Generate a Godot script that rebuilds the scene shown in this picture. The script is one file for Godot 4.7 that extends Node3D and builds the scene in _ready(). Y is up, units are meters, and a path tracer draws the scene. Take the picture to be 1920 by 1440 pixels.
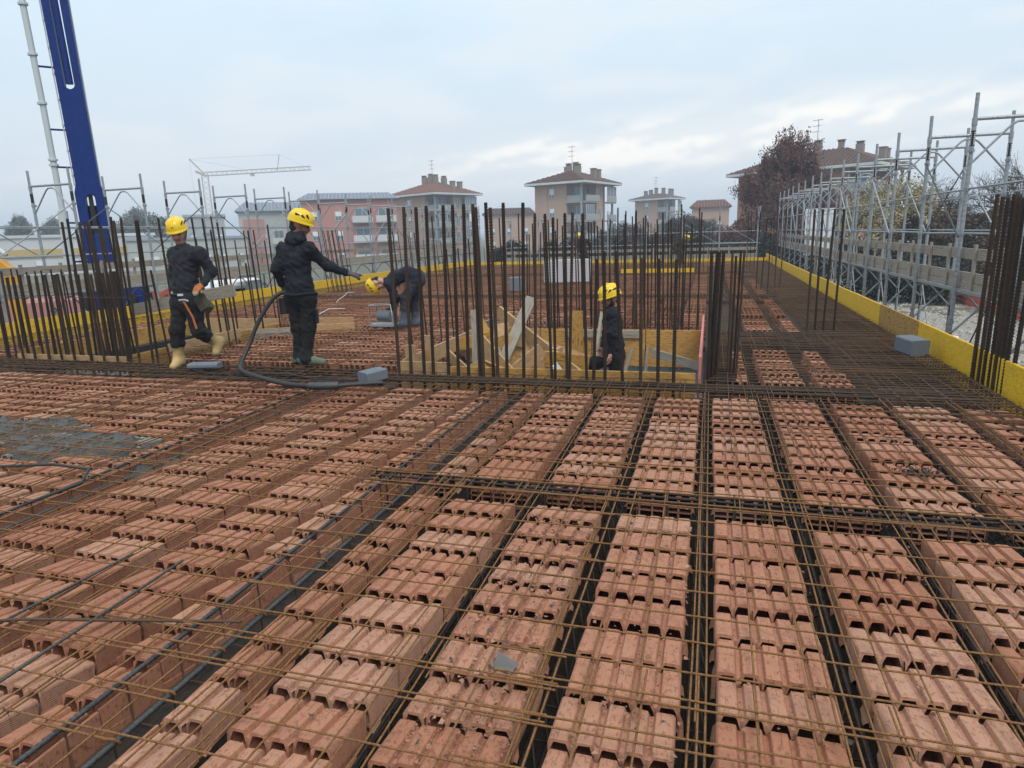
extends Node3D

var rng := RandomNumberGenerator.new()
var used := {}
var M := {}

func _ready() -> void:
	rng.seed = 7
	# ---- camera, sky, sun, exposure ----
	var cam := Camera3D.new()
	cam.name = "camera"
	cam.fov = 59.86
	cam.near = 0.05
	cam.far = 900.0
	var fw := Vector3(-sin(0.28899), 0, -cos(0.28899))
	var rt := Vector3(cos(0.28899), 0, -sin(0.28899))
	var th := 0.22095
	var ro := -0.029413
	var F := fw * cos(th) - Vector3.UP * sin(th)
	var U := Vector3.UP * cos(th) + fw * sin(th)
	cam.transform = Transform3D(Basis(rt * cos(ro) + U * sin(ro), U * cos(ro) - rt * sin(ro), -F), Vector3(-0.0115, 1.6706, 0.0))
	add_child(cam)
	cam.current = true
	var env := Environment.new()
	env.background_mode = Environment.BG_SKY
	env.sky = Sky.new()
	var sm := PanoramaSkyMaterial.new()
	sm.panorama = sky_picture()
	env.sky.sky_material = sm
	env.background_energy_multiplier = 1.0
	env.tonemap_mode = Environment.TONE_MAPPER_LINEAR
	env.tonemap_exposure = 1.42
	env.fog_enabled = true
	env.fog_density = 0.0015
	env.fog_light_color = Color(0.78, 0.84, 0.90)
	env.sdfgi_enabled = true
	env.ssao_enabled = true
	env.ssil_enabled = true
	var we := WorldEnvironment.new()
	we.name = "world_environment"
	we.environment = env
	add_child(we)
	var sun := DirectionalLight3D.new()
	sun.name = "sun"
	sun.light_energy = 0.4
	sun.light_angular_distance = 25.0
	sun.light_color = Color(1.0, 0.96, 0.9)
	sun.shadow_enabled = true
	sun.rotation_degrees = Vector3(-55, 35, 0)
	add_child(sun)
	# ---- the place ----
	materials()
	terrain()
	slab()
	steel()
	formwork()
	starter_bars()
	scaffolds()
	far_town()
	plants()
	pump()
	people()
	small_things()

# ---------------------------------------------------------------- sky
func sky_picture() -> ImageTexture:
	var w := 1280
	var h := 640
	var im := Image.create(w, h, false, Image.FORMAT_RGBF)
	var n1 := FastNoiseLite.new()
	n1.seed = 3
	n1.frequency = 1.0
	n1.fractal_octaves = 5
	var n2 := FastNoiseLite.new()
	n2.seed = 11
	n2.frequency = 1.0
	n2.fractal_octaves = 4
	for y in h:
		var el := (0.5 - (y + 0.5) / h) * PI
		for x in w:
			var az := wrapf((x + 0.5) / w * TAU, -PI, PI)
			var d := Vector3(sin(az) * cos(el), sin(el), -cos(az) * cos(el))
			var e := maxf(d.y, 0.0)
			var low := Vector3(0.55, 0.60, 0.65)
			var mid := Vector3(0.515, 0.655, 0.76)
			var c := low.lerp(mid, smoothstep(0.0, 0.42, e))
			c = c.lerp(Vector3(0.98, 1.03, 1.08), smoothstep(0.36, 1.0, e))
			# high thin cloud, stretched along the horizon
			var q := Vector3(d.x, d.y * 4.2, d.z) * 1.5
			var k := n1.get_noise_3dv(q) + 0.5 * n2.get_noise_3dv(q * 2.3)
			var pale := smoothstep(0.02, 0.42, k) * smoothstep(-0.02, 0.10, d.y)
			c = c.lerp(Vector3(0.67, 0.685, 0.70), pale * 0.4)
			var dark := smoothstep(0.05, 0.5, -k) * smoothstep(0.0, 0.12, d.y)
			c = c.lerp(Vector3(0.46, 0.565, 0.67), dark * 0.45)
			# a brighter break of cream cloud low in the north-east
			var away := absf(angle_difference(az, -0.02)) / 0.36
			var q2 := Vector3(az * 4.5, el * 30.0 - az * 5.0, 0.0)
			var s := n2.get_noise_3dv(q2) + 0.6 * n1.get_noise_3dv(q2 * 2.1)
			var band := exp(-pow((el - 0.118 - 0.05 * az) / 0.032, 2.0)) * exp(-pow(away, 3.0))
			c = c.lerp(Vector3(0.82, 0.80, 0.755), clampf(band * (0.4 + smoothstep(-0.15, 0.3, s)), 0.0, 0.92))
			if d.y < 0.0:
				c = low.lerp(Vector3(0.22, 0.21, 0.2), smoothstep(0.0, 0.15, -d.y))
			im.set_pixel(x, y, Color(c.x, c.y, c.z))
	return ImageTexture.create_from_image(im)

# ---------------------------------------------------------------- helpers
func numbered(n: String) -> String:
	if not used.has(n):
		used[n] = 0
		return n
	used[n] += 1
	return "%s_%03d" % [n, used[n]]

func thing(called: String, label: String, category: String, at := Vector3.ZERO, group := "") -> Node3D:
	var o := Node3D.new()
	o.name = numbered(called)
	add_child(o)
	o.position = at
	tag(o, label, category, group)
	return o

func base_name(n: String) -> String:
	return n.left(-4) if n.length() > 4 and n[-4] == "_" and n.right(3).is_valid_int() else n

const NTH := ["first", "second", "third", "fourth", "fifth", "sixth", "seventh", "eighth", "ninth", "tenth", "eleventh", "twelfth", "thirteenth", "fourteenth", "fifteenth", "sixteenth", "seventeenth", "eighteenth", "nineteenth", "twentieth"]
const TENS := ["", "", "twenty", "thirty", "forty", "fifty", "sixty"]

func nth(i: int) -> String:
	if i < 20:
		return NTH[i]
	var n := i + 1
	return ["", "", "twentieth", "thirtieth", "fortieth", "fiftieth", "sixtieth"][n / 10] if n % 10 == 0 else TENS[n / 10] + "-" + NTH[n % 10 - 1]

func tag(o: Node3D, label: String, category: String, group := "") -> void:
	o.set_meta("label", label)
	o.set_meta("category", category)
	if group != "":
		o.set_meta("group", group)

func part(called: String, mesh: Mesh, m: Material, parent: Node3D, t := Transform3D.IDENTITY) -> MeshInstance3D:
	var o := MeshInstance3D.new()
	o.mesh = mesh
	if m:
		o.material_override = m
	o.transform = t
	o.name = numbered(called) if parent == self else called
	parent.add_child(o, true)
	return o

func struct(called: String, mesh: Mesh, m: Material) -> MeshInstance3D:
	var o := part(called, mesh, m, self)
	o.set_meta("kind", "structure")
	return o

func copy(o: Node3D, label := "") -> Node3D:
	var c: Node3D = o.duplicate()
	c.name = numbered(base_name(o.name))
	add_child(c, true)
	if label != "":
		c.set_meta("label", label)
	return c

func stuff_copies(called: String, mesh: Mesh, m: Material, where: Array, parent: Node3D, cols := []) -> MultiMeshInstance3D:
	var mm := MultiMesh.new()
	mm.transform_format = MultiMesh.TRANSFORM_3D
	mm.use_colors = cols.size() > 0
	mm.mesh = mesh
	mm.instance_count = where.size()
	for i in where.size():
		mm.set_instance_transform(i, where[i])
		if cols.size():
			mm.set_instance_color(i, cols[i])
	var o := MultiMeshInstance3D.new()
	o.multimesh = mm
	o.material_override = m
	o.name = numbered(called) if parent == self else called
	o.set_meta("kind", "stuff")
	parent.add_child(o, true)
	return o

func begin() -> SurfaceTool:
	var st := SurfaceTool.new()
	st.begin(Mesh.PRIMITIVE_TRIANGLES)
	return st

func quad(st: SurfaceTool, a: Vector3, b: Vector3, c: Vector3, d: Vector3, ua := Vector2.ZERO, ub := Vector2.RIGHT, uc := Vector2.ONE, ud := Vector2.DOWN) -> void:
	var n := (c - a).cross(b - a).normalized()
	st.set_normal(n); st.set_uv(ua); st.add_vertex(a)
	st.set_normal(n); st.set_uv(ub); st.add_vertex(b)
	st.set_normal(n); st.set_uv(uc); st.add_vertex(c)
	st.set_normal(n); st.set_uv(ua); st.add_vertex(a)
	st.set_normal(n); st.set_uv(uc); st.add_vertex(c)
	st.set_normal(n); st.set_uv(ud); st.add_vertex(d)

func tri(st: SurfaceTool, a: Vector3, b: Vector3, c: Vector3) -> void:
	var n := (c - a).cross(b - a).normalized()
	for v in [a, b, c]:
		st.set_normal(n)
		st.set_uv(Vector2(v.x + v.z, v.y))
		st.add_vertex(v)

# a box with its grain (u) along its longest side and a small chamfer round the long edges
func bx(st: SurfaceTool, t: Transform3D, s: Vector3, ch := 0.0) -> void:
	var h := s * 0.5
	var ax := 0
	if s.y > s.x and s.y >= s.z:
		ax = 1
	elif s.z > s.x and s.z > s.y:
		ax = 2
	var p := (ax + 1) % 3
	var q := (ax + 2) % 3
	var off := Vector2(fposmod(t.origin.x * 0.37 + t.origin.z * 0.73, 1.0), fposmod(t.origin.y * 3.1 + t.origin.x * 1.7, 1.0))
	var ring := PackedVector2Array([Vector2(-h[p], -h[q]), Vector2(h[p], -h[q]), Vector2(h[p], h[q]), Vector2(-h[p], h[q])])
	if ch > 0.0:
		ring = PackedVector2Array([Vector2(-h[p] + ch, -h[q]), Vector2(h[p] - ch, -h[q]), Vector2(h[p], -h[q] + ch), Vector2(h[p], h[q] - ch), Vector2(h[p] - ch, h[q]), Vector2(-h[p] + ch, h[q]), Vector2(-h[p], h[q] - ch), Vector2(-h[p], -h[q] + ch)])
	var n := ring.size()
	var lo := PackedVector3Array()
	var hi := PackedVector3Array()
	for r in ring:
		var v := Vector3.ZERO
		v[p] = r.x
		v[q] = r.y
		v[ax] = -h[ax]
		lo.append(t * v)
		v[ax] = h[ax]
		hi.append(t * v)
	var run := 0.0
	for i in n:
		var j := (i + 1) % n
		var w := ring[i].distance_to(ring[j])
		quad(st, lo[i], hi[i], hi[j], lo[j], off + Vector2(0, run), off + Vector2(s[ax], run), off + Vector2(s[ax], run + w), off + Vector2(0, run + w))
		run += w
	for i in range(1, n - 1):
		tri(st, lo[0], lo[i], lo[i + 1])
		tri(st, hi[0], hi[i + 1], hi[i])

func box_at(st: SurfaceTool, c: Vector3, s: Vector3, ch := 0.0) -> void:
	bx(st, Transform3D(Basis.IDENTITY, c), s, ch)

func along(a: Vector3, b: Vector3, up := Vector3.UP) -> Transform3D:
	var x := (b - a).normalized()
	var u := up if absf(x.dot(up)) < 0.99 else Vector3.RIGHT
	var z := x.cross(u).normalized()
	return Transform3D(Basis(x, z.cross(x).normalized(), z), (a + b) * 0.5)

func beam(st: SurfaceTool, a: Vector3, b: Vector3, hgt: float, wid: float, up := Vector3.UP, ch := 0.0) -> void:
	bx(st, along(a, b, up), Vector3(a.distance_to(b), hgt, wid), ch)

func tube(st: SurfaceTool, pts: Array, r: float, n := 6, r2 := -1.0, cap := true) -> void:
	var m := pts.size()
	var prev := PackedVector3Array()
	var pn := PackedVector3Array()
	var side := Vector3.ZERO
	var total := 0.0
	for i in m:
		var p: Vector3 = pts[i]
		var d: Vector3 = ((pts[mini(i + 1, m - 1)] as Vector3) - (pts[maxi(i - 1, 0)] as Vector3)).normalized()
		if i == 0:
			side = d.cross(Vector3.UP if absf(d.y) < 0.9 else Vector3.RIGHT).normalized()
		else:
			side = (side - d * side.dot(d)).normalized()
			total += p.distance_to(pts[i - 1])
		var up := d.cross(side)
		var rr := r if r2 < 0.0 else lerpf(r, r2, float(i) / maxf(m - 1, 1))
		var cur := PackedVector3Array()
		var cn := PackedVector3Array()
		for k in n + 1:
			var a := TAU * k / n
			var v := side * cos(a) + up * sin(a)
			cn.append(v)
			cur.append(p + v * rr)
		if i > 0:
			for k in n:
				for e in [[prev[k], pn[k]], [cur[k], cn[k]], [cur[k + 1], cn[k + 1]], [prev[k], pn[k]], [cur[k + 1], cn[k + 1]], [prev[k + 1], pn[k + 1]]]:
					st.set_normal(e[1])
					st.set_uv(Vector2(total, 0.1))
					st.add_vertex(e[0])
		if cap and (i == 0 or i == m - 1):
			for k in n:
				if i == 0:
					tri(st, p, cur[k], cur[k + 1])
				else:
					tri(st, p, cur[k + 1], cur[k])
		prev = cur
		pn = cn

func tube_mesh(pts: Array, r: float, n := 6, r2 := -1.0) -> ArrayMesh:
	var st := begin()
	tube(st, pts, r, n, r2)
	return st.commit()

func box_mesh(s: Vector3, ch := 0.0) -> ArrayMesh:
	var st := begin()
	bx(st, Transform3D.IDENTITY, s, ch)
	return st.commit()

func beam_mesh(a: Vector3, b: Vector3, hgt: float, wid: float, up := Vector3.UP, ch := 0.0) -> ArrayMesh:
	var st := begin()
	beam(st, a, b, hgt, wid, up, ch)
	return st.commit()

# a stack of rings (each: centre, half width x, half width z) as one smooth skin
func loft(st: SurfaceTool, rings: Array, n := 12) -> void:
	for i in rings.size() - 1:
		var a: Array = rings[i]
		var b: Array = rings[i + 1]
		for k in n:
			var t0 := TAU * k / n
			var t1 := TAU * (k + 1) / n
			var p0: Vector3 = a[0] + Vector3(cos(t0) * a[1], 0, sin(t0) * a[2])
			var p1: Vector3 = a[0] + Vector3(cos(t1) * a[1], 0, sin(t1) * a[2])
			var q0: Vector3 = b[0] + Vector3(cos(t0) * b[1], 0, sin(t0) * b[2])
			var q1: Vector3 = b[0] + Vector3(cos(t1) * b[1], 0, sin(t1) * b[2])
			for v in [p0, q1, q0, p0, p1, q1]:
				st.add_vertex(v)

func lin(r: float, g: float, b: float) -> Color:
	return Color(r, g, b).linear_to_srgb()

func plain_mat(c: Color, rough := 0.8, metal := 0.0) -> StandardMaterial3D:
	var m := StandardMaterial3D.new()
	m.albedo_color = c
	m.roughness = rough
	m.metallic = metal
	return m

# a picture of layered noise between given colours; sx, sy stretch it
func noise_picture(sd: int, w: int, sx: float, sy: float, stops: Array, speck := 0.0, oct := 5, stain := Color.BLACK, much := 0.0) -> ImageTexture:
	var n := FastNoiseLite.new()
	n.seed = sd
	n.frequency = 1.0
	n.fractal_octaves = oct
	var r := RandomNumberGenerator.new()
	r.seed = sd
	var im := Image.create(w, w, false, Image.FORMAT_RGB8)
	for y in w:
		var v := TAU * y / w
		for x in w:
			var u := TAU * x / w
			# torus mapping keeps the edges seamless
			var k := n.get_noise_3d(cos(u) * sx + 7.0, sin(u) * sx, cos(v) * sy) * 0.7 + n.get_noise_3d(sin(v) * sy + 31.0, cos(u) * sx, sin(u) * sx + 3.0) * 0.7
			var t := clampf(0.5 + k, 0.0, 0.999) * (stops.size() - 1)
			var i := int(t)
			var c: Color = stops[i].lerp(stops[i + 1], t - i)
			if much > 0.0:
				var g := n.get_noise_3d(cos(u) * 2.6 + 50.0, sin(u) * 2.6 + cos(v) * 2.2, sin(v) * 2.2) + 0.5 * n.get_noise_3d(cos(u) * 9.0, sin(u) * 9.0 + cos(v) * 7.0, sin(v) * 7.0 + 70.0)
				c = c.lerp(stain, smoothstep(0.62 - much, 0.75 - much * 0.5, g + 0.3) * 0.75)
			if speck > 0.0:
				var s := 1.0 + (r.randf() - 0.5) * speck
				c = Color(c.r * s, c.g * s, c.b * s)
			im.set_pixel(x, y, c)
	return ImageTexture.create_from_image(im)

func tri_mat(tex: Texture2D, scale: float, rough := 0.9, tint := Color.WHITE, world := true) -> StandardMaterial3D:
	var m := plain_mat(tint, rough)
	m.albedo_texture = tex
	m.uv1_triplanar = true
	m.uv1_world_triplanar = world
	m.uv1_scale = Vector3.ONE * scale
	return m

func uv_mat(tex: Texture2D, su: float, sv: float, rough := 0.8, tint := Color.WHITE) -> StandardMaterial3D:
	var m := plain_mat(tint, rough)
	m.albedo_texture = tex
	m.uv1_scale = Vector3(su, sv, 1)
	return m

func materials() -> void:
	var clay := noise_picture(21, 768, 7.0, 2.0, [lin(0.55, 0.47, 0.42), lin(0.80, 0.74, 0.70), lin(0.98, 0.96, 0.93), lin(0.82, 0.77, 0.72), lin(0.95, 1.0, 1.0), lin(0.9, 1.03, 1.08)], 0.24, 6, lin(0.45, 0.42, 0.38), 0.12)
	M.clay_tex = clay
	var tones := [lin(0.42, 0.193, 0.118), lin(0.445, 0.212, 0.132), lin(0.395, 0.175, 0.103), lin(0.46, 0.235, 0.153), lin(0.48, 0.262, 0.178), lin(0.43, 0.20, 0.123)]
	M.clay = []
	M.clay_tone = tones
	for t in tones:
		M.clay.append(tri_mat(clay, 1.9, 0.92, t))
	M.clay_wet = tri_mat(clay, 2.6, 0.6, lin(0.26, 0.275, 0.265))
	M.clay_many = tri_mat(clay, 2.6, 0.92)
	M.clay_many.vertex_color_use_as_albedo = true
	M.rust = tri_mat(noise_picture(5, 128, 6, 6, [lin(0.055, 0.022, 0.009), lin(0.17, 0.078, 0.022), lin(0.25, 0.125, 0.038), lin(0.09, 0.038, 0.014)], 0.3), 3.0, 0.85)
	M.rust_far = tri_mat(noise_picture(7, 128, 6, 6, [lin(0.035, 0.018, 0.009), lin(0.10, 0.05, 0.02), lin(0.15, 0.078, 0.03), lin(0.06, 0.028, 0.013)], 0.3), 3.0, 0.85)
	M.rust_dark = tri_mat(noise_picture(6, 128, 6, 6, [lin(0.035, 0.022, 0.014), lin(0.09, 0.05, 0.026), lin(0.05, 0.034, 0.022)], 0.3), 3.0, 0.8)
	M.bar = tri_mat(noise_picture(8, 128, 5, 5, [lin(0.012, 0.011, 0.011), lin(0.03, 0.026, 0.024), lin(0.055, 0.034, 0.022), lin(0.02, 0.018, 0.018)], 0.3), 2.0, 0.6)
	M.bar.metallic_specular = 0.3
	M.bar_rusty = tri_mat(noise_picture(10, 128, 5, 5, [lin(0.016, 0.012, 0.010), lin(0.04, 0.024, 0.015), lin(0.07, 0.036, 0.019), lin(0.025, 0.018, 0.014)], 0.3), 2.0, 0.8)
	M.bar_blue = tri_mat(noise_picture(9, 128, 5, 5, [lin(0.03, 0.034, 0.036), lin(0.075, 0.085, 0.09), lin(0.06, 0.055, 0.045)], 0.3), 2.0, 0.5)
	M.bar_blue.metallic = 0.4
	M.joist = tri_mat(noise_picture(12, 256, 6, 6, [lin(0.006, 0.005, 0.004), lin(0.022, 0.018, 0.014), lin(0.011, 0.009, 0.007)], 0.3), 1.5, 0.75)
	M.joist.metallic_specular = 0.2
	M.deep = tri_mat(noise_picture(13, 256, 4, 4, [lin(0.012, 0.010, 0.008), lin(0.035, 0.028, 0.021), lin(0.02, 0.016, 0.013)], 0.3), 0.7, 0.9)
	var ywood := noise_picture(14, 512, 1.2, 9.0, [lin(0.60, 0.34, 0.008), lin(0.72, 0.43, 0.009), lin(0.80, 0.49, 0.010), lin(0.76, 0.46, 0.009), lin(0.62, 0.35, 0.010)], 0.12, 5, lin(0.50, 0.30, 0.04), 0.03)
	M.yellow = uv_mat(ywood, 0.6, 1.4, 0.6)
	M.yellow_old = uv_mat(noise_picture(15, 512, 1.5, 8.0, [lin(0.17, 0.085, 0.025), lin(0.38, 0.205, 0.045), lin(0.48, 0.27, 0.055), lin(0.29, 0.15, 0.04)], 0.15), 0.6, 1.4, 0.75)
	M.yellow_form = uv_mat(noise_picture(28, 512, 1.5, 8.0, [lin(0.26, 0.125, 0.035), lin(0.45, 0.235, 0.055), lin(0.54, 0.30, 0.07), lin(0.48, 0.255, 0.06), lin(0.34, 0.17, 0.045)], 0.14, 5, lin(0.28, 0.19, 0.10), 0.2), 0.6, 1.4, 0.75)
	M.pine = uv_mat(noise_picture(16, 512, 1.2, 14.0, [lin(0.22, 0.125, 0.06), lin(0.40, 0.25, 0.125), lin(0.48, 0.32, 0.165), lin(0.30, 0.175, 0.08)], 0.12), 0.7, 2.4, 0.85)
	M.grey_wood = uv_mat(noise_picture(17, 512, 1.2, 14.0, [lin(0.14, 0.12, 0.095), lin(0.28, 0.25, 0.205), lin(0.36, 0.325, 0.27), lin(0.2, 0.175, 0.145)], 0.12), 0.6, 2.0, 0.9)
	M.zinc = tri_mat(noise_picture(18, 256, 4, 4, [lin(0.18, 0.205, 0.22), lin(0.29, 0.32, 0.34), lin(0.36, 0.39, 0.41), lin(0.25, 0.28, 0.30)], 0.1), 1.3, 0.42)
	M.zinc.metallic = 0.35
	M.rod_dark = plain_mat(lin(0.06, 0.065, 0.07), 0.5, 0.3)
	M.black = plain_mat(lin(0.012, 0.012, 0.013), 0.5)
	M.rubber = tri_mat(noise_picture(19, 128, 4, 4, [lin(0.006, 0.0065, 0.007), lin(0.03, 0.032, 0.034), lin(0.013, 0.013, 0.014)], 0.2), 3.0, 0.55)
	M.white = plain_mat(lin(0.72, 0.73, 0.75), 0.7)
	M.concrete = tri_mat(noise_picture(20, 256, 4, 4, [lin(0.17, 0.18, 0.185), lin(0.29, 0.30, 0.305), lin(0.36, 0.37, 0.38), lin(0.24, 0.25, 0.255)], 0.2), 0.8, 0.85)
	M.wet = tri_mat(noise_picture(22, 256, 6, 6, [lin(0.02, 0.021, 0.02), lin(0.042, 0.044, 0.041), lin(0.075, 0.078, 0.073), lin(0.03, 0.031, 0.029)], 0.3), 1.6, 0.5)
	M.block = tri_mat(noise_picture(23, 128, 6, 6, [lin(0.085, 0.10, 0.125), lin(0.16, 0.185, 0.22), lin(0.125, 0.145, 0.175)], 0.35), 3.0, 0.95)
	M.blue = tri_mat(noise_picture(24, 256, 3, 3, [lin(0.005, 0.02, 0.125), lin(0.007, 0.028, 0.165), lin(0.009, 0.034, 0.19), lin(0.006, 0.023, 0.14)], 0.06), 0.5, 0.5)
	M.blue.metallic_specular = 0.25
	M.blue_dark = plain_mat(lin(0.012, 0.02, 0.08), 0.4)
	M.pipe = plain_mat(lin(0.50, 0.56, 0.58), 0.5)
	M.ochre = plain_mat(lin(0.62, 0.30, 0.02), 0.5)
	M.glass = plain_mat(lin(0.12, 0.16, 0.2), 0.12, 0.0)
	M.glass.metallic_specular = 0.9
	M.gravel = tri_mat(noise_picture(25, 512, 9, 9, [lin(0.10, 0.095, 0.085), lin(0.24, 0.225, 0.2), lin(0.33, 0.31, 0.28), lin(0.16, 0.15, 0.13)], 0.5), 0.35, 0.95)
	M.ground = tri_mat(noise_picture(26, 512, 4, 4, [lin(0.055, 0.06, 0.035), lin(0.11, 0.105, 0.07), lin(0.16, 0.145, 0.11), lin(0.08, 0.085, 0.05)], 0.35), 0.05, 0.98)
	M.cloth = plain_mat(Color.WHITE, 0.9)
	M.cloth.vertex_color_use_as_albedo = true
	M.leaf = plain_mat(Color.WHITE, 0.8)
	M.leaf.vertex_color_use_as_albedo = true
	M.leaf.cull_mode = BaseMaterial3D.CULL_DISABLED
	M.leaf.backlight_enabled = true
	M.leaf.backlight = lin(0.08, 0.06, 0.04)
	M.bark = tri_mat(noise_picture(27, 128, 4, 4, [lin(0.04, 0.033, 0.028), lin(0.10, 0.085, 0.07), lin(0.06, 0.05, 0.042)], 0.3), 1.0, 0.95)

# ---------------------------------------------------------------- ground
func terrain() -> void:
	var st := begin()
	var n := FastNoiseLite.new()
	n.seed = 4
	n.frequency = 0.05
	var xs := []
	for i in 61:
		var u := i / 30.0 - 1.0
		xs.append(signf(u) * (absf(u) * 60.0 + pow(absf(u), 4.0) * 640.0))
	for i in 60:
		for k in 60:
			var q := []
			for e in [[0, 0], [0, 1], [1, 1], [1, 0]]:
				var x: float = xs[i + e[0]]
				var z: float = xs[k + e[1]]
				q.append(Vector3(x, -2.2 + n.get_noise_2d(x, z) * 0.25 * smoothstep(20.0, 40.0, absf(x) + absf(z)), z))
			quad(st, q[0], q[3], q[2], q[1])
	struct("ground", st.commit(), M.ground)
	st = begin()
	for i in 24:
		for k in 60:
			var a := Vector3(2.9 + i * 0.45, -2.17, 2.0 - k * 1.0)
			quad(st, a + bump(a), a + Vector3(0, 0, -1) + bump(a + Vector3(0, 0, -1)), a + Vector3(0.45, 0, -1) + bump(a + Vector3(0.45, 0, -1)), a + Vector3(0.45, 0, 0) + bump(a + Vector3(0.45, 0, 0)))
	struct("gravel_yard", st.commit(), M.gravel)
	var rk := begin()
	var vs := [Vector3(-1, 0, 0.2), Vector3(0.1, 0, 0.9), Vector3(0.9, 0, -0.1), Vector3(-0.1, 0, -0.8), Vector3(0.1, 0.75, 0.05)]
	for e in [[0, 4, 1], [1, 4, 2], [2, 4, 3], [3, 4, 0]]:
		tri(rk, vs[e[0]], vs[e[1]], vs[e[2]])
	var where := []
	var cc := []
	for i in 9000:
		var q := Vector3(rng.randf_range(3.0, 13.0), -2.19, rng.randf_range(-46.0, -8.0))
		where.append(Transform3D(Basis(Vector3.UP, rng.randf() * TAU) * Basis(Vector3.RIGHT, rng.randf_range(-0.4, 0.4)).scaled(Vector3.ONE * rng.randf_range(0.03, 0.11)), q + bump(q)))
		var g := rng.randf_range(0.12, 0.5)
		cc.append(Color(g, g * 0.95, g * 0.87))
	var gm := plain_mat(Color.WHITE, 0.95)
	gm.vertex_color_use_as_albedo = true
	gm.cull_mode = BaseMaterial3D.CULL_DISABLED
	tag(stuff_copies("gravel", rk.commit(), gm, where, self, cc), "loose pale gravel on the yard below the right scaffolding", "gravel")

func bump(p: Vector3) -> Vector3:
	return Vector3(0, 0.05 * sin(p.x * 3.1 + p.z * 1.3) * sin(p.z * 2.3 - p.x), 0)

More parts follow.
